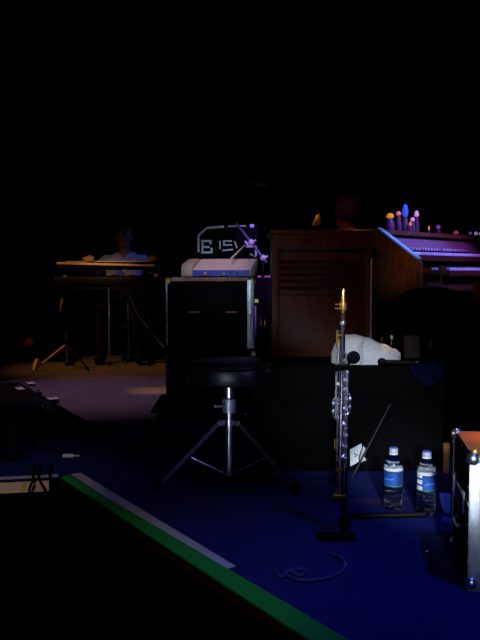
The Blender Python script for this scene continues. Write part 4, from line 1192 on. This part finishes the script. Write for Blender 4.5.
def stool(loc, h, label):
    t = thing('stool', label, 'stool', loc)
    mb = MB(); mb.lathe([(0.02, h - 0.06), (0.15, h - 0.06), (0.165, h - 0.04), (0.165, h - 0.015), (0.14, h), (0.02, h)], seg=28); mb.build('seat', M_BLACKSHINY, t, local=True)
    mb = MB(); mb.cyl((0, 0, 0.18), (0, 0, h - 0.06), 0.014); mb.build('post', M_BLACKMETAL, t, local=True)
    for k in range(3):
        a = 2 * PI * k / 3 + 0.5
        mb = MB(); mb.tube([(0.01 * math.cos(a), 0.01 * math.sin(a), 0.22), (0.24 * math.cos(a), 0.24 * math.sin(a), 0.010)], 0.010, 8); mb.build('leg', M_BLACKMETAL, t, local=True)

KX0, KX1, KY = -1.60, -0.745, 7.05
ph = A(125, 236, 7.50)
h1 = ph.z - 0.70
person('seated person in a grey-blue shirt playing the keyboard at the far left', (ph.x, 7.53, 0), 0.0, h1, M_SHIRT, (-0.26, -0.40, 0.945), (0.30, -0.36, 0.945), turn=0.15)
stool((ph.x, 7.55, 0), h1 - 0.117, 'round black stool under the keyboard player')
p2 = A(361, 216, 5.50)
h2 = p2.z - 0.70
person('person with a big round dark hairstyle sitting behind the organ', (p2.x, 5.52, 0), math.radians(-100), h2, M_DARKCLOTH, (-0.20, -0.28, h2 + 0.11), (0.20, -0.28, h2 + 0.11), hair_big=True, turn=math.radians(-42))
stool((p2.x, 5.54, 0), h2 - 0.117, 'round black stool under the person behind the organ')

# ================================================================ KEYBOARD RIG, FAR LEFT
def keyboards():
    zt0 = 0.872
    st = thing('keyboard_stand', 'two-tier chrome-legged keyboard stand at the far left', 'stand', (-1.15, KY + 0.1, 0))
    L1 = A(109, 300, KY - 0.02).x; L2 = A(128, 318, KY + 0.2).x
    mb = MB(); mb.cyl((L1, KY - 0.02, 0.02), (L1, KY - 0.02, 0.69), 0.011); mb.build('leg', M_CHROME, st)
    mb = MB(); mb.cyl((L2, KY + 0.2, 0.02), (L2, KY + 0.2, 0.69), 0.010); mb.build('leg', M_CHROME, st)
    for x in (-1.52, -0.80):
        mb = MB(); mb.cyl((x, KY - 0.02, 0.02), (x, KY - 0.02, 0.69), 0.011); mb.build('leg', M_BLACKMETAL, st)
        mb = MB(); mb.cyl((x, KY + 0.262, 0.02), (x, KY + 0.262, 0.84), 0.011); mb.build('leg', M_BLACKMETAL, st)
        mb = MB(); mb.box((x, KY + 0.11, 0.012), (0.03, 0.36, 0.024)); mb.build('foot_bar', M_BLACKMETAL, st)
        mb = MB(); mb.box((x, KY + 0.10, 0.70), (0.03, 0.35, 0.02)); mb.build('shelf_arm', M_BLACKMETAL, st)
        mb = MB(); mb.box((x, KY + 0.13, 0.831), (0.03, 0.29, 0.018)); mb.build('shelf_arm', M_BLACKMETAL, st)
    for y in (KY - 0.02, KY + 0.2):
        mb = MB(); mb.box((-1.16, y, 0.68), (0.74, 0.02, 0.02)); mb.build('cross_bar', M_BLACKMETAL, st)
    for x, y in ((L1, KY - 0.02), (L2, KY + 0.2)):
        mb = MB(); mb.cyl((x, y, 0), (x, y, 0.03), 0.018); mb.build('rubber_foot', M_RUBBER, st)
    a = A(140, 318, KY + 0.0); b = A(163, 346, KY + 0.0)
    mb = MB(); mb.tube([(-1.0, KY - 0.0, 0.66), a, b, (b.x + 0.20, KY, 0.012)], 0.008, 8); mb.build('brace', M_CHROME, st)
    def kb(name, label, x0, x1, z, top, n):
        t = thing(name, label, 'keyboard', ((x0 + x1) / 2, KY + 0.1, z))
        mb = MB(); mb.box(((x0 + x1) / 2, KY + 0.1, z + 0.035), (x1 - x0, 0.28, 0.07), bevel=0.008); mb.build('case', M_BLACKMETAL, t)
        w = (x1 - x0 - 0.1) / n
        km = None
        for i in range(n):
            if km is None:
                mb = MB(); mb.box((0, 0, 0), (w * 0.9, 0.12, 0.012)); k = mb.build('key', M_IVORY, t, local=True); km = k.data
            else:
                k = bpy.data.objects.new('key', km); COL.objects.link(k); k.parent = t
            k.location = (-(x1 - x0) / 2 + 0.05 + w * (i + 0.5), 0.07, 0.073)
        if top:
            mb = MB()
            y = KY - 0.04
            mb.prism([(x0, y, z + 0.050), (x1, y, z + 0.030), (x1, y, z + 0.046), (x0, y, z + 0.070)], (0, -0.008, 0))  # strip added for the lit edge, its light put into cream colour
            s = mb.build('lit_edge_strip', M_CREAM, t); s['label'] = 'cream strip standing for the lit back edge'
        return t
    kb('electric_keyboard', 'upper keyboard with cream strip for its lit back edge, in front of the seated player', KX0, KX1, 0.84, True, 29)
    kb('electric_keyboard', 'lower dark keyboard on the stand under the cream-edged keyboard', KX0 - 0.03, KX1 + 0.10, 0.71, False, 31)
keyboards()
p = A(157.5, 277, KY + 0.0)
t = thing('saucer', 'small white oval dish on the right end of the lower keyboard', 'dish', (p.x, KY + 0.02, 0.780))
mb = MB(); mb.lathe([(0.02, 0.0), (0.028, 0.001), (0.040, 0.018), (0.041, 0.024), (0.037, 0.024), (0.026, 0.008), (0.004, 0.006)], seg=28); mb.build('bowl', M_WHITE, t, local=True)

# boom stand with a pale rubber foot
c = G(73, 366)
t = thing('microphone_stand', 'tripod microphone stand with a cream foot left of the keyboards', 'stand', (c.x, 6.72, 0))
cx, cy = c.x, 6.72
mb = MB(); mb.cyl((cx, cy, 0.06), (cx, cy, 0.32), 0.010); mb.build('pole', M_CHROME, t)
mb = MB(); mb.cyl((cx, cy, 0.20), (cx, cy, 0.25), 0.019).cyl((cx, cy, 0.09), (cx, cy, 0.11), 0.016); mb.build('leg_hub', M_BLACKMETAL, t)
for i, (dx, dy) in enumerate(((-0.235, -0.12), (0.20, -0.12), (0.0, 0.24))):
    mb = MB(); mb.tube([(cx, cy, 0.215), (cx + dx, cy + dy, 0.02)], 0.0095, 8); lg = mb.build('leg', M_BRASS if i == 0 else M_BLACKMETAL, t)
    mb = MB(); q = V((cx + dx, cy + dy, 0.0)); dd = V((dx, dy, 0)).normalized()
    if i == 0:
        mb.tube([q + V((0.018, 0.005, 0.098)), q + V((0.004, 0.0, 0.052)), q + V((-0.006, 0, 0.012))], [0.018, 0.020, 0.022], 12)
    else:
        mb.tube([q - dd * 0.02 + V((0, 0, 0.035)), q + V((0, 0, 0.014))], [0.013, 0.014], 10)
    ft = mb.build('rubber_foot', M_CREAM if i == 0 else M_RUBBER, lg)
mb = MB(); mb.tube([(cx, cy, 0.32), (cx - 0.04, cy, 0.43), A(60, 313, 6.72), A(63, 298, 6.72)], [0.008, 0.008, 0.007, 0.010], 8); mb.build('boom_arm', M_BLACKMETAL, t)
a = A(60.3, 311, 6.71); b = A(62.5, 299, 6.71)
mb = MB(); mb.tube([a, b], [0.004, 0.014], 10); mb.build('microphone_clip', M_BRASS, t)

# low case with a red cloth at the far left
mb = MB(); mb.box((-1.93, 7.45, 0.06), (0.72, 0.36, 0.12), bevel=0.01)
o = thing('equipment_case', 'low black case on the floor at the far left under a red cloth', 'case', (-1.93, 7.45, 0)); mb.build('body', M_BLACK, o)
mb = MB(); mb.box((-1.93, 7.262, 0.07), (0.12, 0.02, 0.03), bevel=0.004); mb.build('handle', M_BLACKMETAL, o)
p = A(29.5, 349, 7.36)
tag(blob('cloth', M_RED, (p.x, 7.36, 0), (0.05, 0.05, 0.085), 8, 0.12), 'small red cloth bundled on the low black case at the far left', 'cloth')

# ================================================================ PEDALBOARD AND WEDGE MONITOR, LEFT
def pedalboard():
    # right edge seen running from (95,432) up to (15,388)
    e0 = G(92, 433); e1 = G(20, 389)
    d = (e1 - e0).normalized(); n = V((-d.y, d.x, 0))
    if n.x > 0: n = -n
    ang = math.atan2(d.y, d.x)
    t = thing('pedalboard', 'black pedalboard with a row of pale plugs on the floor at left', 'pedalboard', (e0.x, e0.y, 0), ang)
    # local: x along the edge (going back-left), y = left side
    sgn = 1 if (Matrix.Rotation(-ang, 3, 'Z') @ n).y > 0 else -1
    Ln = (e1 - e0).length; Wd = 0.55
    mb = MB(); mb.box((Ln / 2, sgn * Wd / 2, 0.025), (Ln, Wd, 0.05), bevel=0.008); mb.build('board', M_BLACK, t, local=True)
    inv = WM[t].inverted()
    def LP(px, py, z): return inv @ G(px, py, z)
    for i, (px, py) in enumerate(((36.5, 405), (40.5, 407.5), (45, 409.5), (49, 410.5), (53, 411.5), (57, 413))):
        q = LP(px, py, 0.05)
        mb = MB(); mb.cyl((q.x, q.y, 0.05), (q.x, q.y, 0.088), 0.009, 0.006, 12).cyl((q.x, q.y, 0.05), (q.x, q.y, 0.06), 0.012, seg=12)
        mb.build('plug', M_WHITE, t, local=True)
    def pedal(px, py, s, h, m, mt):
        q = LP(px, py, 0.05)
        mb = MB(); mb.box((q.x, q.y, 0.05 + h / 2), (s[0], s[1], h), bevel=0.005); pd = mb.build('effect_pedal', m, t, local=True)
        mb = MB(); mb.cyl((q.x + s[0] * 0.25, q.y, 0.05 + h), (q.x + s[0] * 0.25, q.y, 0.05 + h + 0.012), 0.010); mb.build('foot_switch', mt, pd, local=True)
    pedal(53, 403, (0.08, 0.06), 0.03, M_WHITE, M_CHROME)
    pedal(31, 385.5, (0.10, 0.05), 0.02, M_BEIGE, M_CHROME)
    pedal(20, 391, (0.12, 0.05), 0.02, M_BEIGE, M_CHROME)
    pedal(39, 394.5, (0.05, 0.03), 0.02, M_GREY, M_CHROME)
    pedal(47, 420, (0.07, 0.09), 0.03, M_BLACKMETAL, M_CHROME)
    pedal(61, 425, (0.05, 0.05), 0.02, M_BLACKMETAL, M_CHROME)
pedalboard()

def wedge():
    c = V((-1.20, 3.52, 0))
    t = thing('monitor_speaker', 'black floor monitor wedge near the left stage corner', 'speaker', c, math.radians(25))
    W = 0.42
    prof = [(-0.16, 0.0), (0.16, 0.0), (0.16, 0.06), (0.0, 0.23), (-0.12, 0.20)]
    mb = MB(); mb.prism([(-W / 2, y, z) for y, z in prof], (W, 0, 0), bevel=0.006); mb.build('cabinet', M_BLACK, t, local=True)
    a = V((0, 0.155, 0.072)); b = V((0, 0.01, 0.222)); d = b - a
    mb = MB(); mb.box((a + b) / 2 + V((0, 0.005, 0.004)), (W - 0.05, d.length - 0.02, 0.008), Matrix.Rotation(math.atan2(d.z, d.y), 3, 'X'), bevel=0.002); mb.build('grille', M_BLACKMETAL, t, local=True)
    for x in (-W / 2 - 0.004, W / 2 + 0.004):
        mb = MB(); mb.box((x, -0.02, 0.13), (0.008, 0.09, 0.04), bevel=0.002); mb.build('handle', M_RUBBER, t, local=True)
wedge()

# cables hanging over the stage edge at the left corner
for i, (xa, xb, lab) in enumerate(((33, 29, 'leftmost black cable hanging over the cream-edged stage corner'), (39, 46, 'middle black cable crossing the cream stage edge'), (50, 53, 'rightmost black cable hanging at the end of the cream band'))):
    p0 = G(xa + 2, 466); p1 = G(xa, 475)
    f = lambda px, py: A(px, py, (E_C + lefte * 0.2).y - 0.022)
    top = f(xa, 479.5); top.z = 0.006
    p1.z = 0.006; p0.z = 0.006
    pts = [p0, p1, top + V((0, 0.012, 0)), f(xb * 0.4 + xa * 0.6, 484), f(xb, 494), f(xb + 1, 530), f(xb + 3, 580)]
    mb = MB(); mb.tube(arc_pts(pts, 6), 0.0055, 8)
    tag(mb.build('cable', M_RUBBER), lab, 'cable', 'cables over the stage edge')

# ================================================================ THINGS IN THE DARK BEHIND
# cowbell on a stand
p = A(317, 219, 6.1)
t = thing('cowbell', 'small brass cowbell glowing orange above the wooden cabinet', 'cowbell', (p.x, 6.1, 0))
mb = MB(); mb.prism([(p.x - 0.045, 6.07, p.z - 0.06), (p.x + 0.03, 6.07, p.z - 0.05), (p.x + 0.022, 6.08, p.z + 0.05), (p.x - 0.004, 6.08, p.z + 0.03)], (0, 0.05, 0), bevel=0.006); mb.build('bell', M_BRASS, t)
mb = MB(); mb.tube([(p.x + 0.012, 6.12, p.z + 0.0), (p.x + 0.012, 6.15, p.z - 0.02), (p.x + 0.012, 6.15, 0.02)], 0.009, 8); mb.build('stand_pole', M_BLACKMETAL, t)
mb = MB(); mb.lathe([(0.12, 0), (0.12, 0.012), (0.02, 0.025)], c=(p.x + 0.012, 6.15, 0), seg=24); mb.build('stand_base', M_BLACKMETAL, t)
# overhead boom microphone
p = A(264, 185, 6.0); q = A(250, 182, 6.0)
t = thing('microphone_stand', 'tall black overhead microphone stand in the dark above the rack', 'stand', (p.x + 0.2, 6.0, 0))
mb = MB(); mb.cyl((p.x + 0.2, 6.0, 0.0), (p.x + 0.2, 6.0, p.z - 0.08), 0.011); mb.build('pole', M_BLACKMETAL, t)
mb = MB(); mb.lathe([(0.12, 0), (0.12, 0.015), (0.02, 0.03)], c=(p.x + 0.2, 6.0, 0), seg=24); mb.build('base', M_BLACKMETAL, t)
mb = MB(); mb.tube([(p.x + 0.34, 6.0, p.z - 0.11), (p.x + 0.2, 6.0, p.z - 0.08), (p.x + 0.03, 6.0, p.z - 0.006)], 0.008, 8); mb.build('boom_arm', M_BLACKMETAL, t)
mb = MB(); mb.tube([(p.x + 0.04, 6.0, p.z - 0.01), (p.x - 0.03, 6.0, p.z + 0.005), (q.x, 6.0, q.z)], [0.012, 0.018, 0.016], 12); mb.build('microphone', mat('grey_mic', (0.10, 0.10, 0.12), 0.5), t)
